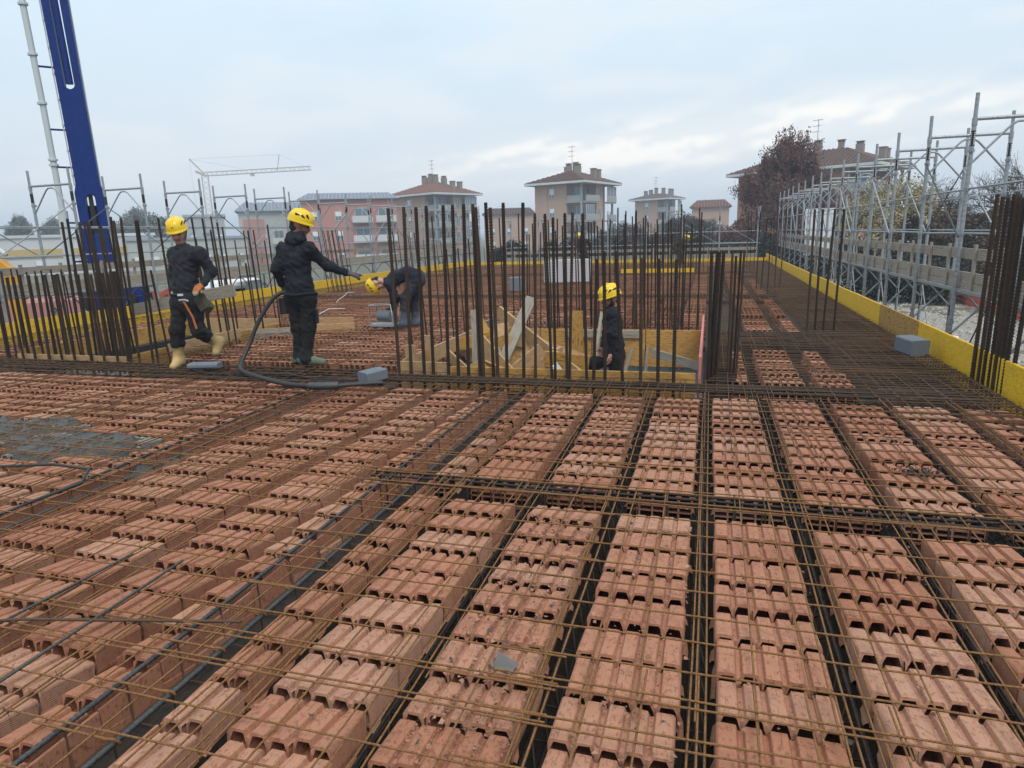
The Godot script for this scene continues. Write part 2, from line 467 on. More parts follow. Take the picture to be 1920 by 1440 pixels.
# ---------------------------------------------------------------- hollow clay blocks
# cross-section of a block: ridges over trapezoid cells, grooved sides, a lip below; its near end stands at +z
func block_mesh(ridges: int, sd: int) -> ArrayMesh:
	var r := RandomNumberGenerator.new()
	r.seed = sd
	var st := begin()
	var p := 0.084
	var w := p * ridges
	var L := 0.1185
	var out_all := []
	var holes := []
	for i in ridges:
		var xl := -w / 2 + p * i
		var xr := xl + p
		var j := func() -> float: return r.randf_range(-0.0022, 0.0022)
		var o := [Vector2(xl, -0.092), Vector2(xl, -0.021), Vector2(xl + 0.008, -0.02 + j.call()), Vector2(xl + 0.0145, -0.002), Vector2(xl + 0.0175, 0.0), Vector2(xr - 0.0175, 0.0), Vector2(xr - 0.0145, -0.002), Vector2(xr - 0.008, -0.02 + j.call()), Vector2(xr, -0.021), Vector2(xr, -0.092)]
		if i == 0:
			o[0] = Vector2(-w / 2, -0.092); o[1] = Vector2(-w / 2, -0.016); o[2] = Vector2(-w / 2 + 0.003, -0.007); o[3] = Vector2(-w / 2 + 0.009, -0.0015); o[4] = Vector2(-w / 2 + 0.014, 0.0)
		if i == ridges - 1:
			o[9] = Vector2(w / 2, -0.092); o[8] = Vector2(w / 2, -0.016); o[7] = Vector2(w / 2 - 0.003, -0.007); o[6] = Vector2(w / 2 - 0.009, -0.0015); o[5] = Vector2(w / 2 - 0.014, 0.0)
		var t0: float = -0.0125 + j.call()
		var h := [Vector2(xl + 0.006, -0.092), Vector2(xl + 0.007, -0.052), Vector2(xl + 0.0115 + j.call(), -0.036), Vector2(xl + 0.0185 + j.call(), -0.017 + j.call()), Vector2(xl + 0.022, t0), Vector2(xr - 0.022, t0 + j.call()), Vector2(xr - 0.0185 + j.call(), -0.017), Vector2(xr - 0.0115, -0.036 + j.call()), Vector2(xr - 0.007, -0.052), Vector2(xr - 0.006, -0.092)]
		out_all.append(o)
		holes.append(h)
	# the near end is a broken edge: each ridge ends a little short or long
	for i in ridges:
		var o: Array = out_all[i]
		var h: Array = holes[i]
		var back := r.randf_range(0.0, 0.005)
		if r.randf() < 0.2:
			back = r.randf_range(0.012, 0.03)  # a broken-off end
		for e in [1.0, -1.0]:
			var z: float = (L - back) * e
			for k in 9:
				var a := Vector3(o[k].x, o[k].y, z)
				var b := Vector3(o[k + 1].x, o[k + 1].y, z)
				var c := Vector3(h[k + 1].x, h[k + 1].y, z)
				var d := Vector3(h[k].x, h[k].y, z)
				if e > 0:
					quad(st, a, b, c, d)
				else:
					quad(st, b, a, d, c)
		var zl := L - back
		for k in range(1, 8):
			quad(st, v3(o[k], -zl), v3(o[k + 1], -zl), v3(o[k + 1], zl), v3(o[k], zl))
		for k in 9:
			quad(st, v3(h[k + 1], -L), v3(h[k], -L), v3(h[k], zl), v3(h[k + 1], zl))
		quad(st, v3(h[0], -L), v3(h[9], -L), v3(h[9], L), v3(h[0], L))
	# the cells below
	for e in [1.0, -1.0]:
		for i in ridges + 1:
			var a := maxf(-w / 2 + p * i - 0.006, -w / 2)
			var b := minf(-w / 2 + p * i + 0.006, w / 2)
			endface(st, a, b, -0.19, -0.102, L, e)
		endface(st, -w / 2, w / 2, -0.102, -0.092, L, e)
		endface(st, -w / 2 - 0.02, w / 2 + 0.02, -0.205, -0.19, L, e)
		endface(st, -w / 2, w / 2, -0.136, -0.128, L + 0.0005, e)
	quad(st, Vector3(-w / 2, -0.13, -L), Vector3(w / 2, -0.13, -L), Vector3(w / 2, -0.13, L), Vector3(-w / 2, -0.13, L))
	quad(st, Vector3(-w / 2, -0.19, -L), Vector3(w / 2, -0.19, -L), Vector3(w / 2, -0.19, L), Vector3(-w / 2, -0.19, L))
	for i in range(1, ridges):
		var x := -w / 2 + p * i
		quad(st, Vector3(x, -0.19, L), Vector3(x, -0.102, L), Vector3(x, -0.102, -L), Vector3(x, -0.19, -L))
	# the grooved sides and the lip
	for s in [-1.0, 1.0]:
		var prof := [Vector2(w / 2, -0.016)]
		for g in 9:
			prof.append(Vector2(w / 2 - 0.0028, -0.0205 - g * 0.0085))
			prof.append(Vector2(w / 2, -0.0245 - g * 0.0085))
		prof.append_array([Vector2(w / 2, -0.108), Vector2(w / 2 - 0.006, -0.114), Vector2(w / 2 - 0.002, -0.119), Vector2(w / 2 + 0.012, -0.123), Vector2(w / 2 + 0.02, -0.133), Vector2(w / 2 + 0.022, -0.205)])
		for k in prof.size() - 1:
			var a: Vector2 = prof[k]
			var b: Vector2 = prof[k + 1]
			if s > 0:
				quad(st, v3(a, -L), v3(b, -L), v3(b, L), v3(a, L))
			else:
				quad(st, Vector3(-a.x, a.y, L), Vector3(-b.x, b.y, L), Vector3(-b.x, b.y, -L), Vector3(-a.x, a.y, -L))
	return st.commit()

func v3(p: Vector2, z: float) -> Vector3:
	return Vector3(p.x, p.y, z)

func endface(st: SurfaceTool, a: float, b: float, lo: float, hi: float, L: float, e: float) -> void:
	if e > 0:
		quad(st, Vector3(a, lo, L), Vector3(a, hi, L), Vector3(b, hi, L), Vector3(b, lo, L))
	else:
		quad(st, Vector3(b, lo, -L), Vector3(b, hi, -L), Vector3(a, hi, -L), Vector3(a, lo, -L))

func slab() -> void:
	var floor_root := Node3D.new()
	floor_root.name = "clay_block_floor"
	add_child(floor_root)
	floor_root.set_meta("kind", "structure")
	# decking under everything, open where the stair wells are
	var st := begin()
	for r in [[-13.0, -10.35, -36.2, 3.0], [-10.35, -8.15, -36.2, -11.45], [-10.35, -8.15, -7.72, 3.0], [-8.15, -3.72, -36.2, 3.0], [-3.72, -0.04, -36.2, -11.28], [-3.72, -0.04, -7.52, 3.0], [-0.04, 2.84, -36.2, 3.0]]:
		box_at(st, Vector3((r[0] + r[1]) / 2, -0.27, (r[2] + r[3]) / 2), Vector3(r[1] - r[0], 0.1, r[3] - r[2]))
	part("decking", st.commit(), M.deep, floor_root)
	# rows of blocks: [centre x, ridges, z far, z near]
	var rows := []
	var wells := func(x: float, z: float) -> bool: return (x > -10.75 and x < -7.75 and z > -11.9 and z < -7.3) or (x > -4.0 and x < 0.35 and z > -11.75 and z < -6.95)
	for i in 8:
		var x := -1.375 + i * 0.55
		var n := 5 if i < 7 else 4
		rows.append([x, n, -3.93, 1.6])
		rows.append([x, n, -6.98, -4.2])
	rows.append([-1.79, 2, -3.93, 1.6]); rows.append([-1.79, 2, -6.98, -4.2])
	for r in [[-2.265, 2], [-2.665, 5], [-3.225, 5], [-3.785, 5], [-4.49, 2]]:
		rows.append([r[0], r[1], -6.98, 1.6])
	for i in 15:
		rows.append([-4.9 - i * 0.55, 5, -6.9, 1.6])
	# beyond the first cross beam
	rows.append([0.37, 2, -9.95, -7.68]); rows.append([0.825, 5, -9.95, -7.68]); rows.append([1.36, 4, -9.95, -7.68])
	rows.append([0.825, 5, -13.6, -11.55]); rows.append([1.36, 4, -13.6, -11.55])
	rows.append([0.825, 5, -17.2, -13.9]); rows.append([1.36, 3, -17.2, -13.9])
	rows.append([0.78, 5, -24.0, -17.9]); rows.append([1.32, 3, -24.0, -17.9])
	rows.append([0.78, 5, -35.2, -24.8])
	for i in 22:
		var x := -0.275 - i * 0.55
		rows.append([x, 5, -17.4, -8.0])
		rows.append([x, 5, -26.6, -18.1])
		rows.append([x, 5, -35.2, -27.6])
	var full := []
	for k in 9:
		full.append(block_mesh(5, 1 + k))
	var four := [block_mesh(4, 25), block_mesh(4, 26)]
	var three := [block_mesh(3, 8)]
	var half := [block_mesh(2, 39), block_mesh(2, 40), block_mesh(2, 41)]
	var cam: Camera3D = get_node("camera")
	var inv := cam.transform.affine_inverse()
	var all := []
	for r in rows:
		var nb := int((r[3] - r[2]) / 0.25)
		var dz := 0.0
		var tone := rng.randi() % 6
		for k in nb:
			var z: float = r[3] - 0.125 - k * 0.25
			if rng.randf() < 0.7:
				tone = rng.randi() % 6
			if wells.call(r[0], z):
				continue
			var c := inv * Vector3(r[0], 0, z)
			var tilt := rng.randf_range(0.08, 0.17) if rng.randf() < 0.85 else rng.randf_range(0.02, 0.08)
			var b := Basis(Vector3.UP, rng.randf_range(-0.012, 0.012)) * Basis(Vector3.RIGHT, -tilt) * Basis(Vector3.BACK, rng.randf_range(-0.012, 0.012))
			var t := Transform3D(b, Vector3(r[0] + rng.randf_range(-0.006, 0.006), -0.02 + rng.randf_range(-0.008, 0.006), z + rng.randf_range(-0.006, 0.006)))
			var d := -c.z
			var vis: bool = d > 0.6 and absf(c.x) < d * 0.78 + 0.25 and absf(c.y) < d * 0.6 + 0.25
			all.append([d if vis else d + 400.0, r[1], t, tone, vis])
	all.sort_custom(func(a, b): return a[0] < b[0])
	var many := []
	var many_c := []
	var few := []
	var few_c := []
	for i in all.size():
		var a: Array = all[i]
		var t: Transform3D = a[2]
		var wet: bool = spill(t.origin) > 0.45 + rng.randf() * 0.15
		var tone: int = a[3]
		if i < 320:
			var kind: Array = full if a[1] == 5 else four if a[1] == 4 else three if a[1] == 3 else half
			part("block", kind[rng.randi() % kind.size()], M.clay_wet if wet else M.clay[tone], floor_root, t)
		elif a[4] or a[0] < 405.0:
			var c: Color = (M.clay_tone[tone] as Color).srgb_to_linear()
			c = Color(c.r, c.g, c.b) * rng.randf_range(0.95, 1.2)
			if wet:
				c = Color(0.21, 0.225, 0.215)
			if a[1] == 5:
				many.append(t)
				many_c.append(c)
			else:
				few.append(t)
				few_c.append(c)
	stuff_copies("far_blocks", full[0], M.clay_many, many, floor_root, many_c)
	stuff_copies("far_narrow_blocks", half[0], M.clay_many, few, floor_root, few_c)
	# concrete joists between the rows, each with its lattice of bent wire
	var lat := begin()
	for i in 7:
		var x := -1.1 + i * 0.55
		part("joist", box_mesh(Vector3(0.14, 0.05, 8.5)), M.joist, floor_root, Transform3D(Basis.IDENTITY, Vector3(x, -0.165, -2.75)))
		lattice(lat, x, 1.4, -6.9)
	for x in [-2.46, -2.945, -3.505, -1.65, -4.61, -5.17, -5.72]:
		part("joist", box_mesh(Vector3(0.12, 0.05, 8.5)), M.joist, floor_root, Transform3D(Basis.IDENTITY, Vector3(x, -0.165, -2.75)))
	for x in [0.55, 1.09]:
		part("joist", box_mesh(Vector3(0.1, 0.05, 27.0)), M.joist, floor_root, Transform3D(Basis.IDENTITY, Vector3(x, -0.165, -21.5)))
	part("joist_lattice", lat.commit(), M.bar, floor_root).set_meta("kind", "stuff")
	# upright clay tiles that line the two deep beams
	for x in [-1.885, -2.17, -4.075, -4.39]:
		for k in 22:
			var t := Transform3D(Basis(Vector3.UP, rng.randf_range(-0.02, 0.02)) * Basis(Vector3.BACK, rng.randf_range(-0.05, 0.05)), Vector3(x, -0.135, -0.6 - k * 0.3))
			part("lining_tile", box_mesh(Vector3(0.012, 0.19, 0.292)), M.clay[2 if k % 3 else 0], floor_root, t)

func lattice(st: SurfaceTool, x: float, z0: float, z1: float) -> void:
	tube(st, [Vector3(x, -0.055, z0), Vector3(x, -0.055, z1)], 0.006, 5)
	for s in [-1, 1]:
		tube(st, [Vector3(x + s * 0.035, -0.135, z0), Vector3(x + s * 0.035, -0.135, z1)], 0.005, 5)
		var z := z0
		while z > z1:
			tube(st, [Vector3(x + s * 0.035, -0.135, z), Vector3(x, -0.055, z - 0.09)], 0.004, 4, -1, false)
			tube(st, [Vector3(x, -0.055, z - 0.09), Vector3(x + s * 0.035, -0.135, z - 0.18)], 0.004, 4, -1, false)
			z -= 0.18

# how much wet concrete lies at a point (0 none, 1 thick)
func spill(p: Vector3) -> float:
	var a := Vector2((p.x + 5.3) / 1.35, (p.z + 4.28) / 0.5)
	var b := Vector2((p.x + 6.5) / 1.1, (p.z + 4.55) / 0.6)
	var k := maxf(1.0 - a.length(), 1.0 - b.length())
	return clampf(k * 1.3 + 0.16 * sin(p.x * 5.1 + p.z * 3.7) + 0.12 * sin(p.z * 11.0 - p.x * 6.0) + 0.04, 0.0, 1.0)

# ---------------------------------------------------------------- steel lying in the slab
func wire(a: Vector3, b: Vector3, sag: float, bends: int) -> Array:
	var pts := []
	var side := (b - a).normalized().cross(Vector3.UP)
	for i in bends + 1:
		var t := float(i) / bends
		pts.append(a.lerp(b, t) + Vector3.UP * (rng.randf_range(-sag, sag)) + side * rng.randf_range(-sag, sag) * 0.8)
	return pts

func in_well(x: float, z: float) -> bool:
	return (x > -10.4 and x < -8.1 and z > -11.5 and z < -7.68) or (x > -3.75 and x < 0.0 and z > -11.3 and z < -7.5)

func steel() -> void:
	var mesh_root := thing("reinforcing_mesh", "rust brown welded steel mesh spread over all the clay blocks", "steel mesh")
	var far := begin()
	var near := begin()
	var count := 0
	# bars across the rows
	var z := 0.9
	while z > -36.0:
		var doubled: bool = fposmod(z, 2.15) < 0.42
		for rep in (2 if doubled else 1):
			var zz := z + rng.randf_range(-0.012, 0.012) - rep * 0.045
			var spans := [[-12.9, 2.72]]
			if zz < -7.55 and zz > -11.45:
				spans = [[-12.9, -10.4], [-8.1, -3.75], [0.04, 2.72]]
				if zz < -11.3: spans = [[-12.9, -10.4], [-8.1, 2.72]]
			for s in spans:
				var x0: float = s[0]
				# sheets are four metres wide: each bar is cut there and overlaps its neighbour
				while x0 < s[1] - 0.1:
					var x1 := minf(x0 + 4.05, s[1])
					var pts := wire(Vector3(x0, 0.038, zz), Vector3(x1 + (0.25 if x1 < s[1] else 0.0), 0.034, zz + rng.randf_range(-0.02, 0.02)), 0.006, 5)
					if zz > -4.6 and zz < -0.9 and x1 > -5.5 and count < 150:
						part("bar", tube_mesh(pts, 0.0041, 6), M.rust, mesh_root)
						count += 1
					else:
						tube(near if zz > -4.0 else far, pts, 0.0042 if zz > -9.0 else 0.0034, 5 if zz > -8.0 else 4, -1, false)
					x0 = x1
		z -= 0.2 if z > -4.4 else (0.1 if z > -6.9 and fposmod(z, 0.2) < 0.1 else ((0.15 if z > -11.0 else 0.2) if z < -6.9 else 0.2))
	# bars along the rows
	var x := -12.8
	var kx := 0
	while x < 2.75:
		var doubled: bool = kx % 11 == 0 or kx % 11 == 1
		for rep in (2 if doubled else 1):
			var xx := x + rng.randf_range(-0.012, 0.012) + rep * 0.05
			var spans := [[1.0, -35.9]]
			if in_well(xx, -9.0):
				spans = [[1.0, -7.55], [-11.4, -35.9]]
			for s in spans:
				var z0: float = s[0]
				while z0 > s[1] + 0.1:
					var z1 := maxf(z0 - 3.05, s[1])
					var pts := wire(Vector3(xx, 0.028, z0), Vector3(xx + rng.randf_range(-0.03, 0.03), 0.026, z1 - (0.25 if z1 > s[1] else 0.0)), 0.006, 4)
					if z0 > -4.0 and xx > -4.2 and count < 250:
						part("bar", tube_mesh(pts, 0.0041, 6), M.rust, mesh_root)
						count += 1
					else:
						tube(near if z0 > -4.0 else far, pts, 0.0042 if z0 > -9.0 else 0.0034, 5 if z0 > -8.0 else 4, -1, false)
					z0 = z1
		x += 0.2
		kx += 1
	# pairs of long bars that follow the joists
	for jx in [-1.1, -0.55, 0.0, 0.55, 1.1, 1.65, 2.2, -2.46, -2.945, -3.505, -1.65, -4.61, -5.17, -5.72, -6.27]:
		for e in [-0.035, 0.03]:
			tube(near, wire(Vector3(jx + e + rng.randf_range(-0.012, 0.012), 0.018, 1.0), Vector3(jx + e + rng.randf_range(-0.02, 0.02), 0.02, -6.95), 0.008, 7), 0.0045, 5, -1, false)
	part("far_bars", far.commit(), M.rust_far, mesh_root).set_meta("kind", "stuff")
	part("other_bars", near.commit(), M.rust, mesh_root).set_meta("kind", "stuff")
	# heavy bars laid in the beams
	edge_cage("beam_cage", "dark rusty bar cage along the right-hand yellow board", 1.72, 2.74, -35.8, -7.0, 0.105, true)
	edge_cage("beam_cage", "short dark bar cage beside the last block row, right of it", 2.44, 2.74, -7.0, 0.6, 0.12, true)
	cross_cage("beam_cage", "wide dark bar cage crossing the slab in front of the stair well", -3.9, 2.5, -7.07, -7.4, 7, 0.0115)
	cross_cage("beam_cage", "dark bar cage crossing left of the stair well before the walking man", -12.8, -3.9, -7.02, -7.55, 6, 0.011)
	cross_cage("beam_cage", "dark bar cage crossing right behind the stair well edge", 0.1, 1.75, -10.05, -11.35, 13, 0.012)
	cross_cage("beam_cage", "narrow bar cage in the gap between the near blocks", -2.3, 2.5, -3.99, -4.15, 3, 0.009)
	cross_cage("beam_cage", "bar cage crossing the middle of the far slab", -12.5, 1.7, -17.5, -17.95, 6, 0.012)
	cross_cage("beam_cage", "bar cage crossing the far end of the slab", -12.5, 1.7, -26.75, -27.4, 7, 0.012)
	side_cage("beam_cage", "dark bars in the strip between the stair well and the right block rows", -0.02, 0.3, -11.0, -7.6)
	deep_beam("deep_beam_cage", "grey ribbed bar pair with hooked ties in the nearer deep beam", -2.175, -1.93, 0.8, -6.9)
	deep_beam("deep_beam_cage", "grey ribbed bar pair with hooked ties in the deep beam near the spill", -4.36, -4.1, 0.8, -6.9)
	loose_bars()

func edge_cage(called: String, label: String, x0: float, x1: float, z1: float, z0: float, step: float, loops: bool) -> void:
	var o := thing(called, label, "bar cage", Vector3.ZERO)
	var st := begin()
	var n := int((x1 - x0) / 0.16) + 1
	for i in n:
		var x := lerpf(x0 + 0.02, x1 - 0.02, float(i) / maxf(n - 1, 1))
		tube(st, wire(Vector3(x, 0.005, z0), Vector3(x, 0.005, z1), 0.012, 9), 0.0085, 5, -1, false)
		tube(st, wire(Vector3(x, -0.17, z0), Vector3(x, -0.17, z1), 0.012, 9), 0.009, 5, -1, false)
	part("long_bars", st.commit(), M.rust_dark, o).set_meta("kind", "stuff")
	st = begin()
	var z := z0
	while z > z1:
		var zz := z + rng.randf_range(-0.015, 0.015)
		var a := x0 - rng.randf_range(0.0, 0.12)
		tube(st, [Vector3(a, 0.016, zz), Vector3(x1 - 0.04, 0.018, zz), Vector3(x1, -0.005, zz), Vector3(x1 + 0.012, -0.06, zz), Vector3(x1, -0.14, zz), Vector3(x1 - 0.05, -0.17, zz), Vector3(a, -0.16, zz)], 0.0055, 4, -1, false)
		z -= step
	part("hairpins", st.commit(), M.rust_dark, o).set_meta("kind", "stuff")

func cross_cage(called: String, label: String, x0: float, x1: float, z0: float, z1: float, n: int, r: float) -> void:
	var o := thing(called, label, "bar cage", Vector3.ZERO)
	for i in n:
		var z := lerpf(z0, z1, float(i) / (n - 1))
		part("bar", tube_mesh(wire(Vector3(x0, 0.012, z), Vector3(x1, 0.012, z + rng.randf_range(-0.02, 0.02)), 0.01, 8), r, 6), M.bar, o)
		if i % 2 == 0:
			part("bar", tube_mesh(wire(Vector3(x0, -0.16, z), Vector3(x1, -0.16, z), 0.01, 8), r, 5), M.bar, o)
	var st := begin()
	var x := x0
	while x < x1:
		var q := x + rng.randf_range(-0.02, 0.02)
		tube(st, [Vector3(q, 0.022, z0 + 0.03), Vector3(q, 0.022, z1 - 0.03), Vector3(q, -0.18, z1 - 0.03), Vector3(q, -0.18, z0 + 0.03), Vector3(q, 0.022, z0 + 0.03)], 0.0055, 5, -1, false)
		x += 0.19
	part("ties", st.commit(), M.rust_dark, o).set_meta("kind", "stuff")

func side_cage(called: String, label: String, x0: float, x1: float, z1: float, z0: float) -> void:
	var o := thing(called, label, "bar cage", Vector3.ZERO)
	for i in 4:
		var x := lerpf(x0 + 0.05, x1, i / 3.0)
		part("bar", tube_mesh([Vector3(x, 0.0, z0), Vector3(x, 0.0, z1)], 0.011, 6), M.bar, o)
	var st := begin()
	var z := z0
	while z > z1:
		tube(st, [Vector3(x0 + 0.04, 0.012, z), Vector3(x1 + 0.02, 0.012, z + rng.randf_range(-0.02, 0.02))], 0.008, 5)
		z -= 0.075
	part("ties", st.commit(), M.bar, o).set_meta("kind", "stuff")

func deep_beam(called: String, label: String, x0: float, x1: float, z0: float, z1: float) -> void:
	var o := thing(called, label, "bar cage", Vector3.ZERO)
	for x in [x0, x1]:
		part("bar", ribbed_bar([Vector3(x, -0.002, z0), Vector3(x + 0.01, 0.002, (z0 + z1) / 2), Vector3(x, 0.0, z1)], 0.0098), M.bar_blue, o)
		if x == x1 and x0 < -3.0:
			part("bar", ribbed_bar([Vector3(x + 0.026, -0.014, z0 - 0.6), Vector3(x + 0.03, -0.012, z0 - 3.0)], 0.0095), M.bar_blue, o)
		part("bar", tube_mesh([Vector3(x + 0.02, -0.185, z0), Vector3(x + 0.02, -0.185, z1)], 0.008, 6), M.rust_dark, o)
	var z := z0 - 0.1
	while z > z1:
		var q := rng.randf_range(-0.03, 0.03)
		var pts := [Vector3(x0 - 0.1, 0.022, z + q), Vector3(x0, 0.022, z + q), Vector3(x1 - 0.01, 0.02, z + q)]
		for k in 6:
			var a := k / 5.0 * PI
			pts.append(Vector3(x1 + sin(a) * 0.022, 0.003 + cos(a) * 0.02, z + q - 0.006 * k))
		pts.append(Vector3(x1 - 0.05, -0.014, z + q - 0.03))
		part("hooked_tie", tube_mesh(pts, 0.0052, 6), M.rust, o)
		part("tie", tube_mesh([Vector3(x0 + 0.01, 0.0, z - 0.05), Vector3(x0 + 0.015, -0.19, z - 0.05), Vector3(x1 - 0.01, -0.19, z - 0.05), Vector3(x1 - 0.015, 0.0, z - 0.05)], 0.0045, 5), M.rust_dark, o)
		z -= 0.27

func ribbed_bar(pts: Array, r: float) -> ArrayMesh:
	var st := begin()
	tube(st, pts, r, 8)
	var total := 0.0
	for i in pts.size() - 1:
		var a: Vector3 = pts[i]
		var b: Vector3 = pts[i + 1]
		var n := int(a.distance_to(b) / 0.021)
		var d := (b - a).normalized()
		for k in n:
			var c := a.lerp(b, (k + 0.5) / n)
			tube(st, [c - d * 0.004, c, c + d * 0.004], r * 1.16, 6, -1, false)
	return st.commit()

func loose_bars() -> void:
	var longs := [[-2.55, -0.4, -2.62, -2.6], [-3.15, 0.3, -2.95, -2.6]]
	for i in longs.size():
		var b: Array = longs[i]
		var o := part("loose_bar", ribbed_bar([Vector3(b[0], 0.045, b[1]), Vector3((b[0] + b[2]) / 2 + 0.01, 0.047, (b[1] + b[3]) / 2), Vector3(b[2], 0.045, b[3])], 0.0062), M.bar_blue, self)
		tag(o, ["grey ribbed bar lying on the first full block row left of the deep beam", "grey ribbed bar lying on the second block row left of the deep beam"][i], "steel bar")
	var o2 := part("loose_bar", tube_mesh([Vector3(-3.6, 0.05, -1.7), Vector3(-2.9, 0.055, -1.95), Vector3(-1.95, 0.03, -2.2)], 0.007, 6), M.rust_dark, self)
	tag(o2, "thin dark bar lying askew over the block rows toward the deep beam", "steel bar")

# ---------------------------------------------------------------- shuttering boards and the two stair wells
func formwork() -> void:
	# right-hand edge: yellow panels butted end to end, two of them old and brown
	var z := 1.0
	var i := 0
	while z > -36.0:
		var old := i == 5
		var L := 2.3
		var o := part("shutter_board", box_mesh(Vector3(L - 0.012, 0.56, 0.032), 0.004), M.yellow_old if old else M.yellow, self, Transform3D(Basis(Vector3.UP, PI / 2), Vector3(2.845 + rng.randf_range(-0.008, 0.008), 0.03 + rng.randf_range(-0.008, 0.008), z - L / 2)))
		tag(o, "worn brown shuttering board among the yellow ones on the right edge" if old else nth(i) + " yellow shuttering board from the near end along the right slab edge", "shuttering board", "" if old else "yellow boards along the right slab edge")
		z -= L
		i += 1
	z = -3.0
	while z > -36.0:
		var L := 2.3
		var o := part("shutter_board", box_mesh(Vector3(L - 0.012, 0.54, 0.032), 0.004), M.yellow, self, Transform3D(Basis(Vector3.UP, PI / 2), Vector3(-13.02 + rng.randf_range(-0.012, 0.012), 0.01 + rng.randf_range(-0.01, 0.01), z - L / 2)))
		tag(o, nth(int((-3.0 - z) / L + 0.5)) + " yellow shuttering board from the near end along the left slab edge", "shuttering board", "yellow boards along the left slab edge")
		z -= L
	var x := -12.9
	while x < 2.6:
		var o := part("shutter_board", box_mesh(Vector3(2.24, 0.42, 0.03), 0.004), M.yellow, self, Transform3D(Basis.IDENTITY, Vector3(x + 1.12, -0.04, -36.15)))
		tag(o, nth(int((x + 12.9) / 2.25 + 0.5)) + " yellow shuttering board from the left along the far slab edge", "shuttering board", "yellow boards along the far slab edge")
		x += 2.25
	for k in 2:
		var o := part("shutter_board", box_mesh(Vector3(1.4, 0.2, 0.03)), M.yellow, self, Transform3D(Basis.IDENTITY, Vector3(-2.68 + k * 1.41, 0.09, -27.05)))
		tag(o, ["left yellow board at the foot of the far row of bars", "right yellow board at the foot of the far row of bars"][k], "shuttering board")
	stair_well()
	left_well()

func board(label: String, a: Vector3, b: Vector3, hgt: float, thick: float, m: Material, up := Vector3.UP, cat := "board", group := "") -> MeshInstance3D:
	var t := along(a, b, up)
	var o := part("board", box_mesh(Vector3(a.distance_to(b), hgt, thick), 0.003), m, self, t)
	tag(o, label, cat, group)
	return o

